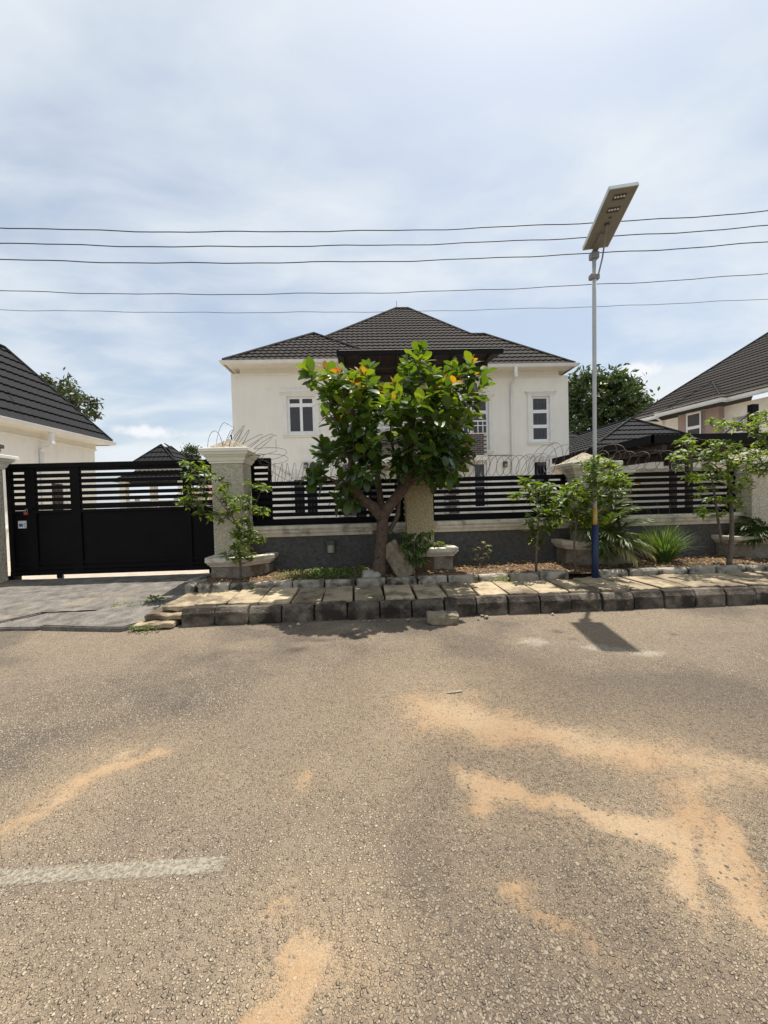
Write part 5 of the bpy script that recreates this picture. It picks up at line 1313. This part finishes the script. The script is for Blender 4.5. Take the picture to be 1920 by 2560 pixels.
def merged(name, items, mats, parent, smooth=True):
    """items: (matrix, (verts, faces), material index) -> one mesh."""
    vv = []; ff = []; mi = []; n0 = 0
    for M, (V, Fc), k in items:
        A = np.array(M); q = V @ A[:3, :3].T + A[:3, 3]; vv.append(q); ff += [tuple(i + n0 for i in t) for t in Fc]; mi += [k] * len(Fc); n0 += len(V)
    me = bpy.data.meshes.new(name); me.from_pydata(np.concatenate(vv).tolist(), [], ff)
    for m_ in mats: me.materials.append(m_)
    me.polygons.foreach_set('material_index', np.array(mi, dtype=np.int32))
    if smooth: me.polygons.foreach_set('use_smooth', np.ones(len(ff), dtype=bool))
    return link(name, me, parent)
def leaf_mesh(base, mat):
    me = bpy.data.meshes.new('leaf'); me.from_pydata(base[0].tolist(), [], base[1]); me.materials.append(mat)
    me.polygons.foreach_set('use_smooth', np.ones(len(base[1]), dtype=bool)); return me
def inpoly(x, z, P):
    c = False; j = len(P) - 1
    for i in range(len(P)):
        if (P[i][1] > z) != (P[j][1] > z) and x < (P[j][0] - P[i][0]) * (z - P[i][1]) / (P[j][1] - P[i][1]) + P[i][0]: c = not c
        j = i
    return c

# ------------------------------------------------------------------ big leafy tree
rt = random.Random(21)
tree = thing('leafy_tree', (.12, 6.52, .3), 'broad leafy tree with orange young leaves on the verge in front of house', 'tree')
LIMBS = [
    ([(.10, 6.50, .22), (.125, 6.51, .42), (.16, 6.53, .72), (.185, 6.55, .95), (.205, 6.56, 1.2), (.22, 6.56, 1.45)], [.15, .12, .104, .098, .098, .105]),
    ([(.20, 6.56, 1.32), (.06, 6.54, 1.50), (-.07, 6.52, 1.60), (-.20, 6.49, 1.73), (-.28, 6.48, 1.90), (-.285, 6.49, 2.3), (-.22, 6.45, 2.9), (-.32, 6.40, 3.5)], [.10, .092, .088, .08, .074, .062, .045, .026]),
    ([(-.24, 6.49, 1.78), (-.50, 6.38, 1.93), (-.68, 6.3, 2.02), (-.85, 6.28, 2.15)], [.04, .028, .018, .010]),
    ([(.22, 6.56, 1.35), (.38, 6.58, 1.58), (.53, 6.60, 1.74), (.66, 6.62, 1.95), (.70, 6.61, 2.2), (.72, 6.60, 2.6), (.76, 6.55, 3.2), (.92, 6.5, 3.95)], [.10, .094, .088, .082, .07, .06, .042, .022]),
    ([(.60, 6.61, 1.84), (.84, 6.64, 2.05), (1.06, 6.66, 2.20), (1.28, 6.67, 2.40), (1.42, 6.65, 2.62), (1.54, 6.62, 2.92), (1.60, 6.6, 3.2), (1.72, 6.55, 3.7)], [.078, .07, .064, .058, .052, .045, .036, .022]),
    ([(1.1, 6.66, 2.22), (1.5, 6.55, 2.25), (1.8, 6.5, 2.3)], [.04, .028, .016]),
    ([(.20, 6.57, 1.0), (.33, 6.60, 1.12), (.46, 6.64, 1.32), (.50, 6.68, 1.6), (.52, 6.85, 2.1), (.40, 7.0, 2.8)], [.04, .042, .038, .034, .03, .02]),
    ([(.22, 6.58, 1.40), (.16, 6.85, 1.9), (.12, 7.05, 2.6), (.05, 7.1, 3.4)], [.07, .055, .04, .02]),
    ([(-.28, 6.48, 2.2), (-.42, 6.45, 2.6), (-.6, 6.45, 3.2)], [.03, .02, .010]),
    ([(.72, 6.6, 2.5), (.75, 6.25, 2.9), (.8, 6.0, 3.4)], [.04, .03, .018]),
    ([(-.22, 6.45, 2.7), (.0, 6.3, 3.1), (.08, 6.3, 3.6)], [.035, .026, .016]),
]
def smooth_path(pts, rad, sub=3):
    P = [Vector(p) for p in pts]; q = []; r_ = []
    for i in range(len(P) - 1):
        p0, p1, p2, p3 = P[max(i - 1, 0)], P[i], P[i + 1], P[min(i + 2, len(P) - 1)]
        for k in range(sub):
            t = k / sub
            q.append(.5 * ((2 * p1) + (-p0 + p2) * t + (2 * p0 - 5 * p1 + 4 * p2 - p3) * t * t + (-p0 + 3 * p1 - 3 * p2 + p3) * t ** 3)); r_.append(rad[i] * (1 - t) + rad[i + 1] * t)
    return q + [P[-1]], r_ + [rad[-1]]
limb_pts = []
for k, (pts, rad) in enumerate(LIMBS):
    q, r_ = smooth_path(pts, rad)
    r_ = [x * (1 + .07 * math.sin(i * 2.3 + k)) for i, x in enumerate(r_)]
    MB().tube(q, r_, 12).build('trunk' if k == 0 else 'limb', BARK, tree, smooth=True)
    if k: limb_pts += [(p, r) for p, r in zip(q[2:], r_[2:])]
for (x, y, z, r) in ((.11, 6.41, .70, .05), (.215, 6.455, 1.02, .026), (.06, 6.50, 1.08, .04), (.19, 6.45, 1.12, .02)):   # knots
    MB().tube([(x, y + .05, z), (x, y + .01, z), (x, y - .02, z)], [r, r * .9, r * .35], 9).build('knot', BARK, tree, smooth=True)
OB = [leaf_base(.195 * k, .116 * k * w_, 'obovate', c_, f_) for k, w_, c_, f_ in ((1, 1, .10, .18), (1.12, .95, .22, .10), (.9, 1.08, .02, .25))]
LM = [L_DARK, L_MID, L_LIME, L_GOLD, L_ORNG]
leaves = []; twigs = MB()
zmin, zmax = 1.54, 4.42
tips = []
tries = 0
while len(tips) < 225 and tries < 20000:
    tries += 1
    x = rt.uniform(-1.25, 2.2); z = rt.uniform(zmin, zmax)
    if not inpoly(x, z, CROWN) or not inpoly(x, z + .10, CROWN): continue
    if z < 2.12 and -.32 < x < 1.15: continue
    if not (inpoly(x - .06, z, CROWN) and inpoly(x + .06, z, CROWN)): continue
    e = max(.12, 1 - ((x - .5) / 1.9) ** 2 - ((z - 2.95) / 1.7) ** 2)
    y = 6.55 + rt.uniform(-1, .8) * 1.32 * math.sqrt(e)
    s = y / 6.6
    p = Vector((x * s, y, 1.6 + (z - 1.6) * s))
    if any((p - t).length < .14 for t in tips): continue
    tips.append(p)
for p in list(tips):
    base, br0 = min(limb_pts, key=lambda b: (b[0] - p).length + (.9 if b[0].z > p.z - .05 else 0))
    d = p - base; top = (p.z - zmin) / (zmax - zmin)
    out = Vector((p.x - .45, p.y - 6.55, 0)); out = out.normalized() if out.length > .01 else Vector((0, -1, 0))
    up = Vector((0, 0, 1)) * (.35 + .75 * top) + out * (.9 - .6 * top)
    mid = base.lerp(p, .55) - up.normalized() * min(.12, d.length * .18)
    q = [base, base.lerp(mid, .6), mid, mid.lerp(p, .55), p]
    twigs.tube(q, [min(.014, br0 * .5), .010, .008, .006, .004], 5)
    L_ = (p - mid).length; tdir = (p - mid).normalized(); tdir = (tdir + up.normalized() * .8).normalized()
    nl = rt.randint(8, 13); span = min(.34, max(.16, L_))
    hue = rt.random()
    a0 = rt.uniform(0, 6.28)
    ax1 = tdir.cross(Vector((.3, .2, .9))).normalized(); ax2 = tdir.cross(ax1)
    for k in range(nl):
        t = k / (nl - 1)
        pos = p - tdir * span * (1 - t)
        an = a0 + k * 2.4
        rad = ax1 * math.cos(an) + ax2 * math.sin(an)
        el = .1 + .95 * t + rt.uniform(-.2, .2) if p.z > 2.3 else -.25 + .7 * t + rt.uniform(-.25, .25)
        dr = rad * math.cos(el) + tdir * math.sin(el) + Vector((0, 0, -.12))
        sz = (.72 + .42 * math.sin(math.pi * min(1, .25 + .6 * (1 - t)))) * rt.uniform(.82, 1.18)
        if t > .88: sz *= .62
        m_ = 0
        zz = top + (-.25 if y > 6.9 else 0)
        if top > .38 and t > .35: m_ = 1  # greens lighten with height: sun on the crown top put into colour
        if top > .5 and t > .62 and hue > .45: m_ = 2  # lime paints in the sunlit top, besides the yellow-green of shoot tips
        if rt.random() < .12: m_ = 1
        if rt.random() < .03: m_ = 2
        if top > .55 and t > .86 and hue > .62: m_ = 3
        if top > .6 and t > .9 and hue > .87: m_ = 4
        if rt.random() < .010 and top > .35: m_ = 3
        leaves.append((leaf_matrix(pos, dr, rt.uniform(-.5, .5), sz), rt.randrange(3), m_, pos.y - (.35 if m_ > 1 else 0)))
twigs.build('twigs', BARKG, tree, recalc=False)['kind'] = 'stuff'
leaves.sort(key=lambda e: e[3])
cache = {}
for M, s_, m_, _ in leaves[:300]:
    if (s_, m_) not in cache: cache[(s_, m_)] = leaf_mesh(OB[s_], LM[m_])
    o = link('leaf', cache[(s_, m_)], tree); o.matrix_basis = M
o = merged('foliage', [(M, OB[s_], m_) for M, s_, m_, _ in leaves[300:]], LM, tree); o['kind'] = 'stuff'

# ------------------------------------------------------------------ saplings
LB = [leaf_base(.115 * k, .042 * k * w_, 'lance', c_, f_, 4) for k, w_, c_, f_ in ((1, 1, .35, .15), (.85, 1.1, .55, .1), (1.1, .95, .2, .25))]
def cluster_mesh(seed, n, mats, droop=0.0, sc=1.0, bases=None):
    r = random.Random(seed); it = []
    for k in range(n):
        an = 2.4 * k + r.uniform(-.3, .3); el = r.uniform(-.35, .75) - droop
        d = Vector((math.cos(an) * math.cos(el), math.sin(an) * math.cos(el), math.sin(el)))
        p = Vector((r.uniform(-.02, .02), r.uniform(-.02, .02), r.uniform(-.05, .03))) * sc
        it.append((leaf_matrix(p, d, r.uniform(-.6, .6), r.uniform(.65, 1.15) * sc), (bases or LB)[r.randrange(3)], r.choice((0, 0, 1)) if len(mats) > 1 else 0))
    vv = []; ff = []; mi = []; n0 = 0
    for M, (V, Fc), k in it:
        A = np.array(M); vv.append(V @ A[:3, :3].T + A[:3, 3]); ff += [tuple(i + n0 for i in t) for t in Fc]; mi += [k] * len(Fc); n0 += len(V)
    me = bpy.data.meshes.new('leaf_cluster'); me.from_pydata(np.concatenate(vv).tolist(), [], ff)
    for m_ in mats: me.materials.append(m_)
    me.polygons.foreach_set('material_index', np.array(mi, dtype=np.int32)); me.polygons.foreach_set('use_smooth', np.ones(len(ff), dtype=bool)); return me
CL = [cluster_mesh(300 + i, 11, [L_SAP, L_SAP2]) for i in range(5)]
CLD = [cluster_mesh(400 + i, 10, [L_SAP, L_DARK], .7, 1.05) for i in range(4)]
def sapling(name, label, stems, pts, cl, seed, smin=.8, smax=1.2, mat=BARKG, extra=0, cat='sapling'):
    r = random.Random(seed)
    t = thing(name, stems[0][0][0], label, cat, 'young trees and shrubs on the verge')
    sp = []
    for k, (p, rad) in enumerate(stems):
        q, rr2 = smooth_path(p, rad, 3); MB().tube(q, rr2, 8).build('stem' if k == 0 else 'branch', mat, t, smooth=True); sp += q[1:]
    tw = MB(); pts = [Vector(p) for p in pts]
    more = []
    for p in pts:
        for _ in range(extra):
            more.append(p + Vector((r.uniform(-.09, .09), r.uniform(-.2, .2), r.uniform(-.08, .08))))
    for p in pts + more:
        b_ = min(sp, key=lambda s: (s - p).length + (.15 if s.z > p.z + .02 else 0)); mid = b_.lerp(p, .5) + Vector((0, 0, -.03))
        tw.tube([b_, mid, p], [.006, .005, .003], 4)
        o = link('leaf_cluster', cl[r.randrange(len(cl))], t); s = r.uniform(smin, smax); o.location = p; o.scale = (s, s, s)
        o.rotation_euler = (r.uniform(-.4, .4), r.uniform(-.4, .4), r.uniform(0, 6.28))
        sp.append(p) if (p - b_).length < .25 else None
    tw.build('twigs', mat, t, recalc=False)['kind'] = 'stuff'
    return t
sapling('sapling', 'slender sapling leaning left in front of the tall gate pillar', [
    ([(-2.24, 6.62, .30), (-2.24, 6.62, .6), (-2.26, 6.6, .95), (-2.22, 6.6, 1.15), (-2.32, 6.6, 1.38), (-2.42, 6.6, 1.6)], [.022, .02, .017, .015, .012, .009]),
    ([(-2.32, 6.6, 1.38), (-2.55, 6.58, 1.72), (-2.80, 6.52, 2.05), (-2.95, 6.48, 2.25)], [.010, .008, .006, .004]),
    ([(-2.24, 6.6, 1.2), (-2.5, 6.55, 1.5), (-2.85, 6.5, 1.65), (-3.0, 6.48, 1.68)], [.009, .007, .005, .004]),
    ([(-2.23, 6.6, 1.15), (-2.1, 6.6, 1.45), (-1.95, 6.6, 1.6), (-1.8, 6.55, 1.9)], [.009, .007, .005, .004]),
    ([(-2.24, 6.62, .9), (-2.05, 6.6, 1.02), (-1.85, 6.55, 1.1)], [.008, .006, .004])], S1, CL, 1, .85, 1.2, extra=1)
sapling('sapling', 'small dark drooping sapling right of the leaning slab', [([(.70, 6.29, .28), (.70, 6.29, .6), (.71, 6.3, .85), (.70, 6.31, 1.05)], [.012, .010, .008, .005])], S2, CLD, 2, .75, 1.0, extra=1)
sapling('sapling', 'small bushy sapling left of the lamp pole', [([(2.80, 6.43, .30), (2.81, 6.43, .7), (2.84, 6.44, 1.0), (2.86, 6.45, 1.35), (2.82, 6.45, 1.75)], [.022, .019, .016, .011, .006]), ([(2.83, 6.44, .95), (3.0, 6.45, 1.15), (3.15, 6.5, 1.3)], [.009, .007, .004])], S3, CL, 3, .9, 1.3, extra=2)
sapling('shrub', 'dense green shrub wrapped around the lamp pole', [([(3.45, 6.36, .30), (3.42, 6.34, .8), (3.48, 6.30, 1.3), (3.62, 6.22, 1.7), (3.78, 6.15, 2.05)], [.018, .016, .013, .010, .006]), ([(3.46, 6.32, 1.1), (3.3, 6.2, 1.4), (3.15, 6.1, 1.6)], [.010, .008, .005]), ([(3.5, 6.3, 1.35), (3.8, 6.2, 1.6), (4.05, 6.2, 1.85)], [.010, .008, .005])], S3B, CL, 4, .95, 1.35, extra=3, cat='shrub')
sapling('sapling', 'two-stemmed young tree with layered leaves near right edge', [
    ([(6.13, 6.36, .30), (6.20, 6.38, .8), (6.22, 6.4, 1.3), (6.20, 6.42, 1.8), (6.16, 6.42, 2.3)], [.042, .034, .028, .022, .012]),
    ([(6.02, 6.37, .72), (5.98, 6.37, .95), (5.94, 6.38, 1.3), (5.90, 6.4, 1.7), (5.8, 6.4, 2.1)], [.022, .021, .019, .014, .008]),
    ([(6.2, 6.41, 1.7), (5.8, 6.4, 1.85), (5.45, 6.35, 1.9)], [.010, .008, .005]), ([(6.2, 6.42, 1.85), (5.8, 6.45, 2.2), (5.45, 6.4, 2.4)], [.010, .008, .005]),
    ([(6.2, 6.42, 1.8), (6.5, 6.5, 2.05), (6.8, 6.6, 2.2)], [.010, .008, .005]), ([(6.0, 6.37, 1.3), (5.75, 6.25, 1.4), (5.5, 6.15, 1.32)], [.008, .006, .004])], S4, CL, 5, .9, 1.2, extra=1)
sapling('sapling', 'young tree reaching into the photo from its right edge', [
    ([(7.35, 6.35, .30), (7.3, 6.35, 1.2), (7.15, 6.38, 1.9), (7.05, 6.4, 2.4), (6.95, 6.45, 2.9)], [.035, .03, .024, .016, .008]),
    ([(7.15, 6.38, 1.85), (6.8, 6.35, 2.35), (6.4, 6.3, 2.62), (6.0, 6.3, 2.78)], [.014, .010, .008, .004]), ([(7.2, 6.36, 1.7), (6.9, 6.3, 1.9), (6.6, 6.25, 2.05)], [.010, .008, .004])], S5, CL, 6, .9, 1.15, extra=1)
# dry little bush against the wall
DRYC = [cluster_mesh(500 + i, 8, [L_PALMD, L_SAP2], .1, .55) for i in range(3)]
sapling('dry_shrub', 'small yellowing shrub against the dark wall right of the tree', [([(2.06, 7.05, .33), (2.05, 7.04, .5), (2.08, 7.04, .75)], [.008, .006, .003]), ([(2.06, 7.05, .4), (1.95, 7.02, .55), (1.88, 7.0, .7)], [.006, .005, .003]), ([(2.06, 7.05, .42), (2.16, 7.02, .6), (2.2, 7.0, .72)], [.006, .005, .003])],
        [(2.08, 7.03, .80), (2.1, 7.0, .72), (2.0, 7.03, .7), (1.9, 7.0, .68), (2.18, 7.0, .74), (2.2, 7.02, .64), (1.96, 7.0, .58), (2.12, 7.0, .6), (2.05, 7.0, .52), (2.15, 6.98, .53), (1.92, 7.0, .5)], DRYC, 7, .8, 1.1, cat='shrub')

# ------------------------------------------------------------------ palms in the planters
def frond(p0, azi, L, rise, droop, r, mat, parent, dens=26, ll=.26):
    pts = []; d = Vector((math.cos(azi), math.sin(azi), 0))
    for i in range(13):
        t = i / 12
        pts.append(Vector(p0) + d * L * (t * math.cos(rise) * (1 - .1 * t)) + Vector((0, 0, L * (math.sin(rise) * t - droop * t * t))))
    mb = MB(); mb.tube(pts, [.010 * (1 - .8 * i / 12) for i in range(13)], 5)
    it = []
    base = leaf_base(1, .075, 'lance', .35, .2, 4)
    for k in range(dens):
        t = .16 + .84 * k / dens; i = int(t * 12); f_ = t * 12 - i
        p = pts[i].lerp(pts[min(12, i + 1)], f_); tan = (pts[min(12, i + 1)] - pts[i]).normalized() if i < 12 else (pts[12] - pts[11]).normalized()
        side = tan.cross(Vector((0, 0, 1))).normalized()
        for sg in (-1, 1):
            dr = side * sg * (1 - .45 * t) + tan * (.55 + .7 * t) + Vector((0, 0, .25 - .35 * r.random()))
            s = ll * (.45 + .9 * math.sin(math.pi * min(1, .15 + .8 * t))) * r.uniform(.85, 1.1)
            it.append((leaf_matrix(p, dr, r.uniform(-.5, .5), s), base, 0))
    V0 = len(mb.v)
    for M, (V, Fc), k in it:
        A = np.array(M); q = V @ A[:3, :3].T + A[:3, 3]; n0 = len(mb.v); mb.v += [tuple(x) for x in q]; mb.f += [tuple(i + n0 for i in t) for t in Fc]
    o = mb.build('frond', mat, parent, recalc=False); return o
def palm(label, c, fr, seed, ll=.26):
    r = random.Random(seed); t = thing('palm', c, label, 'palm', 'plants in the planters')
    for (az, L, rise, droop, dry) in fr:
        a = math.radians(az); frond((c[0] + math.cos(a) * .05, c[1] + math.sin(a) * .05, c[2]), a, L, rise, droop, r, L_PALMD if dry else L_PALM, t, ll=ll)
    for k in range(5):
        a = k * 1.26; MB().tube([(c[0] + .05 * math.cos(a), c[1] + .05 * math.sin(a), c[2] - .05), (c[0] + .08 * math.cos(a), c[1] + .08 * math.sin(a), c[2] + .22)], [.018, .012], 6).build('cane', L_PALM, t)
    return t
palm('feathery palm in the planter behind the lamp pole', (4.20, 6.88, .72), [(20, 1.5, 1.2, .42, 0), (-5, 1.45, 1.1, .45, 0), (-25, 1.3, .9, .45, 0), (10, 1.6, 1.3, .4, 0), (-160, 1.35, 1.2, .4, 0), (-80, 1.2, 1.25, .5, 0), (-30, 1.4, 1.25, .5, 0), (-50, .9, .6, .55, 0), (-75, .9, .75, .65, 0), (-95, .95, .95, .7, 0), (-120, .9, .8, .75, 0), (-150, 1.0, .95, .6, 0), (175, 1.0, 1.1, .6, 0), (60, 1.2, 1.3, .4, 0), (90, 1.45, 1.4, .3, 0), (130, 1.2, 1.25, .45, 0), (-15, .95, .35, .45, 1), (-40, .85, .3, .5, 1), (-70, .75, .35, .65, 1), (5, 1.1, .6, .5, 0), (-110, .65, .3, .6, 0), (40, 1.15, .95, .5, 0), (-60, .8, .95, .8, 0), (0, 1.3, 1.3, .7, 0)], 3)
palm('small palm in the planter at the right edge', (7.55, 6.95, .70), [(180, .9, .9, .5, 0), (160, .9, .6, .5, 0), (200, .85, .7, .5, 0), (220, .8, .9, .6, 0), (240, .8, 1.1, .6, 0), (140, .8, 1.1, .4, 0), (100, .9, 1.2, .3, 0), (60, .9, 1.0, .4, 0), (270, .7, .8, .6, 0), (190, .7, .35, .4, 0), (300, .8, .8, .5, 0), (170, 1.0, 1.2, .6, 0)], 4)
t = thing('fern', (.5, 6.95, .68), 'bluish green ferny plant in the planter behind the tree trunk', 'fern', 'plants in the planters')
rr_f = random.Random(9)
for (az, L, rise, droop) in ((180, .7, .8, .7), (200, .65, .6, .7), (150, .6, 1.1, .5), (230, .55, .9, .7), (270, .5, 1.0, .8), (300, .5, .9, .8), (340, .5, 1.0, .7), (120, .6, 1.2, .4), (215, .55, 1.2, .6)):
    frond((.48, 6.95, .70), math.radians(az), L, rise, droop, rr_f, L_FERN, t, dens=18, ll=.14)
CLP = [cluster_mesh(600 + i, 12, [L_SAP2, L_SAP], .0, .6) for i in range(2)]
sapling('small_plant', 'low pale green plant on the rim of the planter behind the sapling', [([(1.22, 6.98, .66), (1.23, 6.98, .74), (1.24, 6.97, .80)], [.006, .005, .003])], [(1.18, 6.95, .80), (1.28, 6.95, .80), (1.23, 6.92, .84), (1.12, 6.95, .77), (1.34, 6.93, .76), (1.24, 6.98, .76)], CLP, 8, .8, 1.1, cat='plant')

# ------------------------------------------------------------------ lemongrass clump
r = random.Random(12); it = []; bb2 = []
mb = MB()
for k in range(520):
    a = r.uniform(0, 6.28); base = Vector((5.38 + math.cos(a) * .13 * r.random(), 6.86 + math.sin(a) * .1 * r.random(), .34))
    L = r.uniform(.55, 1.05); out = r.uniform(.05, .75) ** .8; az = a + r.uniform(-.5, .5); d = Vector((math.cos(az), math.sin(az) * .8, 0))
    pts = []
    for i in range(7):
        t = i / 6; pts.append(base + d * L * (out * t * .75 + .25 * t * t * out) + Vector((0, 0, L * (math.sqrt(max(.05, 1 - out * out * .75)) * t - (.28 + .55 * out) * t ** 2.6 * .62))))
    w = r.uniform(.005, .009); sd = d.cross(Vector((0, 0, 1))) + Vector((r.uniform(-.5, .5), r.uniform(-.5, .5), 0)); sd.normalize()
    n0 = len(mb.v)
    for i, p in enumerate(pts):
        ww = w * (1 - (i / 6) ** 2 * .92); mb.v += [tuple(p - sd * ww), tuple(p + sd * ww)]
    mb.f += [(n0 + 2 * i, n0 + 2 * i + 1, n0 + 2 * i + 3, n0 + 2 * i + 2) for i in range(6)]
t = thing('grass_clump', (5.38, 6.86, .34), 'fountain of long green grass blades right of the lamp pole', 'grass clump')
o = mb.build('blades', L_GRASS, t, smooth=True, recalc=False); o['kind'] = 'stuff'
mb = MB()
for k in range(9):
    a = r.uniform(0, 6.28); b0 = Vector((5.38, 6.86, .36)); tp = b0 + Vector((math.cos(a) * .3 - .05, math.sin(a) * .12, r.uniform(.75, 1.1)))
    mb.tube([b0, b0.lerp(tp, .5) + Vector((0, 0, .05)), tp], [.003, .0025, .0015], 4)
mb.build('seed_stalks', L_PALMD, t, recalc=False)

# ------------------------------------------------------------------ trees beyond the houses
def far_tree(name, label, base, trunk_h, blobs, n, size, mat, seed, trunk_r=.3):
    rs_ = np.random.RandomState(seed); t = thing(name, base, label, 'tree', 'trees beyond the houses')
    B = Vector(base); c0 = Vector(blobs[0][:3])
    MB().tube([B, B.lerp(c0, .5) + Vector((.1, 0, 0)), c0], [trunk_r, trunk_r * .7, trunk_r * .3], 8).build('trunk', BARK, t, smooth=True)
    for (x, y, z, rx, ry, rz) in blobs[1:]:
        p = Vector((x, y, z)); MB().tube([B.lerp(c0, .55), B.lerp(c0, .7).lerp(p, .5), p], [trunk_r * .4, trunk_r * .25, trunk_r * .08], 6).build('limb', BARK, t)
    vol = np.array([b[3] * b[4] * b[5] for b in blobs]) ** .67; vol /= vol.sum()
    # clumps on the shells of the blobs, leaves round each clump
    nc = n // 26
    ids = rs_.choice(len(blobs), nc, p=vol); u = rs_.normal(size=(nc, 3)); u /= np.linalg.norm(u, axis=1)[:, None]
    rad = rs_.uniform(.45, 1.02, nc) ** .6
    bl = np.array(blobs); cen = bl[ids, :3] + u * rad[:, None] * bl[ids, 3:]
    cs = rs_.uniform(.6, 1.3, nc) * size * 2.6
    ci = rs_.randint(0, nc, n); off = rs_.normal(size=(n, 3)) * .5
    pos = cen[ci] + off * cs[ci][:, None] * np.array([1, 1, .7])
    a = rs_.normal(size=(n, 3)); a /= np.linalg.norm(a, axis=1)[:, None]
    b = np.cross(a, rs_.normal(size=(n, 3))); b /= np.linalg.norm(b, axis=1)[:, None]
    s = size * rs_.uniform(.6, 1.3, n)[:, None]
    q = np.stack([pos - a * s, pos + b * s * .38, pos + a * s, pos - b * s * .38], 1).reshape(-1, 3)
    me = bpy.data.meshes.new('crown'); me.vertices.add(len(q)); me.vertices.foreach_set('co', q.ravel())
    me.loops.add(4 * n); me.loops.foreach_set('vertex_index', np.arange(4 * n)); me.polygons.add(n); me.polygons.foreach_set('loop_start', np.arange(n) * 4); me.polygons.foreach_set('loop_total', np.full(n, 4))
    me.update(calc_edges=True); me.materials.append(mat); o = link('crown', me, t); return t
far_tree('mango_tree', 'large dark dome shaped tree behind the lamp pole right of the house', (21.5, 34.5, 0), 4, [(21.6, 34.5, 9.0, 3.6, 3.6, 4.2), (19.0, 34.3, 7.0, 2.6, 2.8, 3.2), (24.3, 34.5, 7.2, 2.3, 2.8, 2.9), (20.2, 34, 10.6, 2.4, 2.6, 2.4), (21.5, 33.5, 5.4, 4.8, 2.5, 2.4), (22.7, 34, 10.2, 2.1, 2.4, 2.2)], 16000, .26, L_BG, 1, .4)
far_tree('acacia_tree', 'feathery dark tree rising behind the steep left roof', (-19.3, 24, 0), 4, [(-19.0, 24, 8.3, 1.9, 1.8, 1.4), (-17.5, 23.8, 7.7, 1.2, 1.4, 1.0), (-20.5, 24, 9.0, 1.5, 1.6, .9), (-17.8, 24, 6.4, 1.2, 1.4, .9), (-16.7, 23.4, 5.6, .8, .8, .3), (-19.4, 24, 6.6, 1.9, 1.5, 1.4)], 7500, .16, L_BG2, 2, .25)
far_tree('far_tree', 'small far tree standing over the gate right end', (-20.3, 45, 0), 4, [(-20.4, 45, 7.6, .9, .9, 1.0), (-20.9, 45, 7.1, .6, .8, .6), (-19.8, 45, 7.9, .6, .6, .5)], 1600, .17, L_BG2, 3, .12)
far_tree('far_tree', 'low far tree touching the tall pillar cap', (-17.6, 46, 0), 4, [(-17.6, 46, 6.6, 1.4, 1.0, .9), (-18.8, 46, 6.2, .9, 1.0, .6)], 1500, .17, L_BG2, 4, .12)
far_tree('far_tree', 'low far foliage between pavilion roof and small tree', (-22.6, 47, 0), 4, [(-22.6, 47, 6.5, 1.0, 1.0, .7), (-23.2, 47, 6.1, .9, .9, .5)], 900, .17, L_BG2, 5, .1)
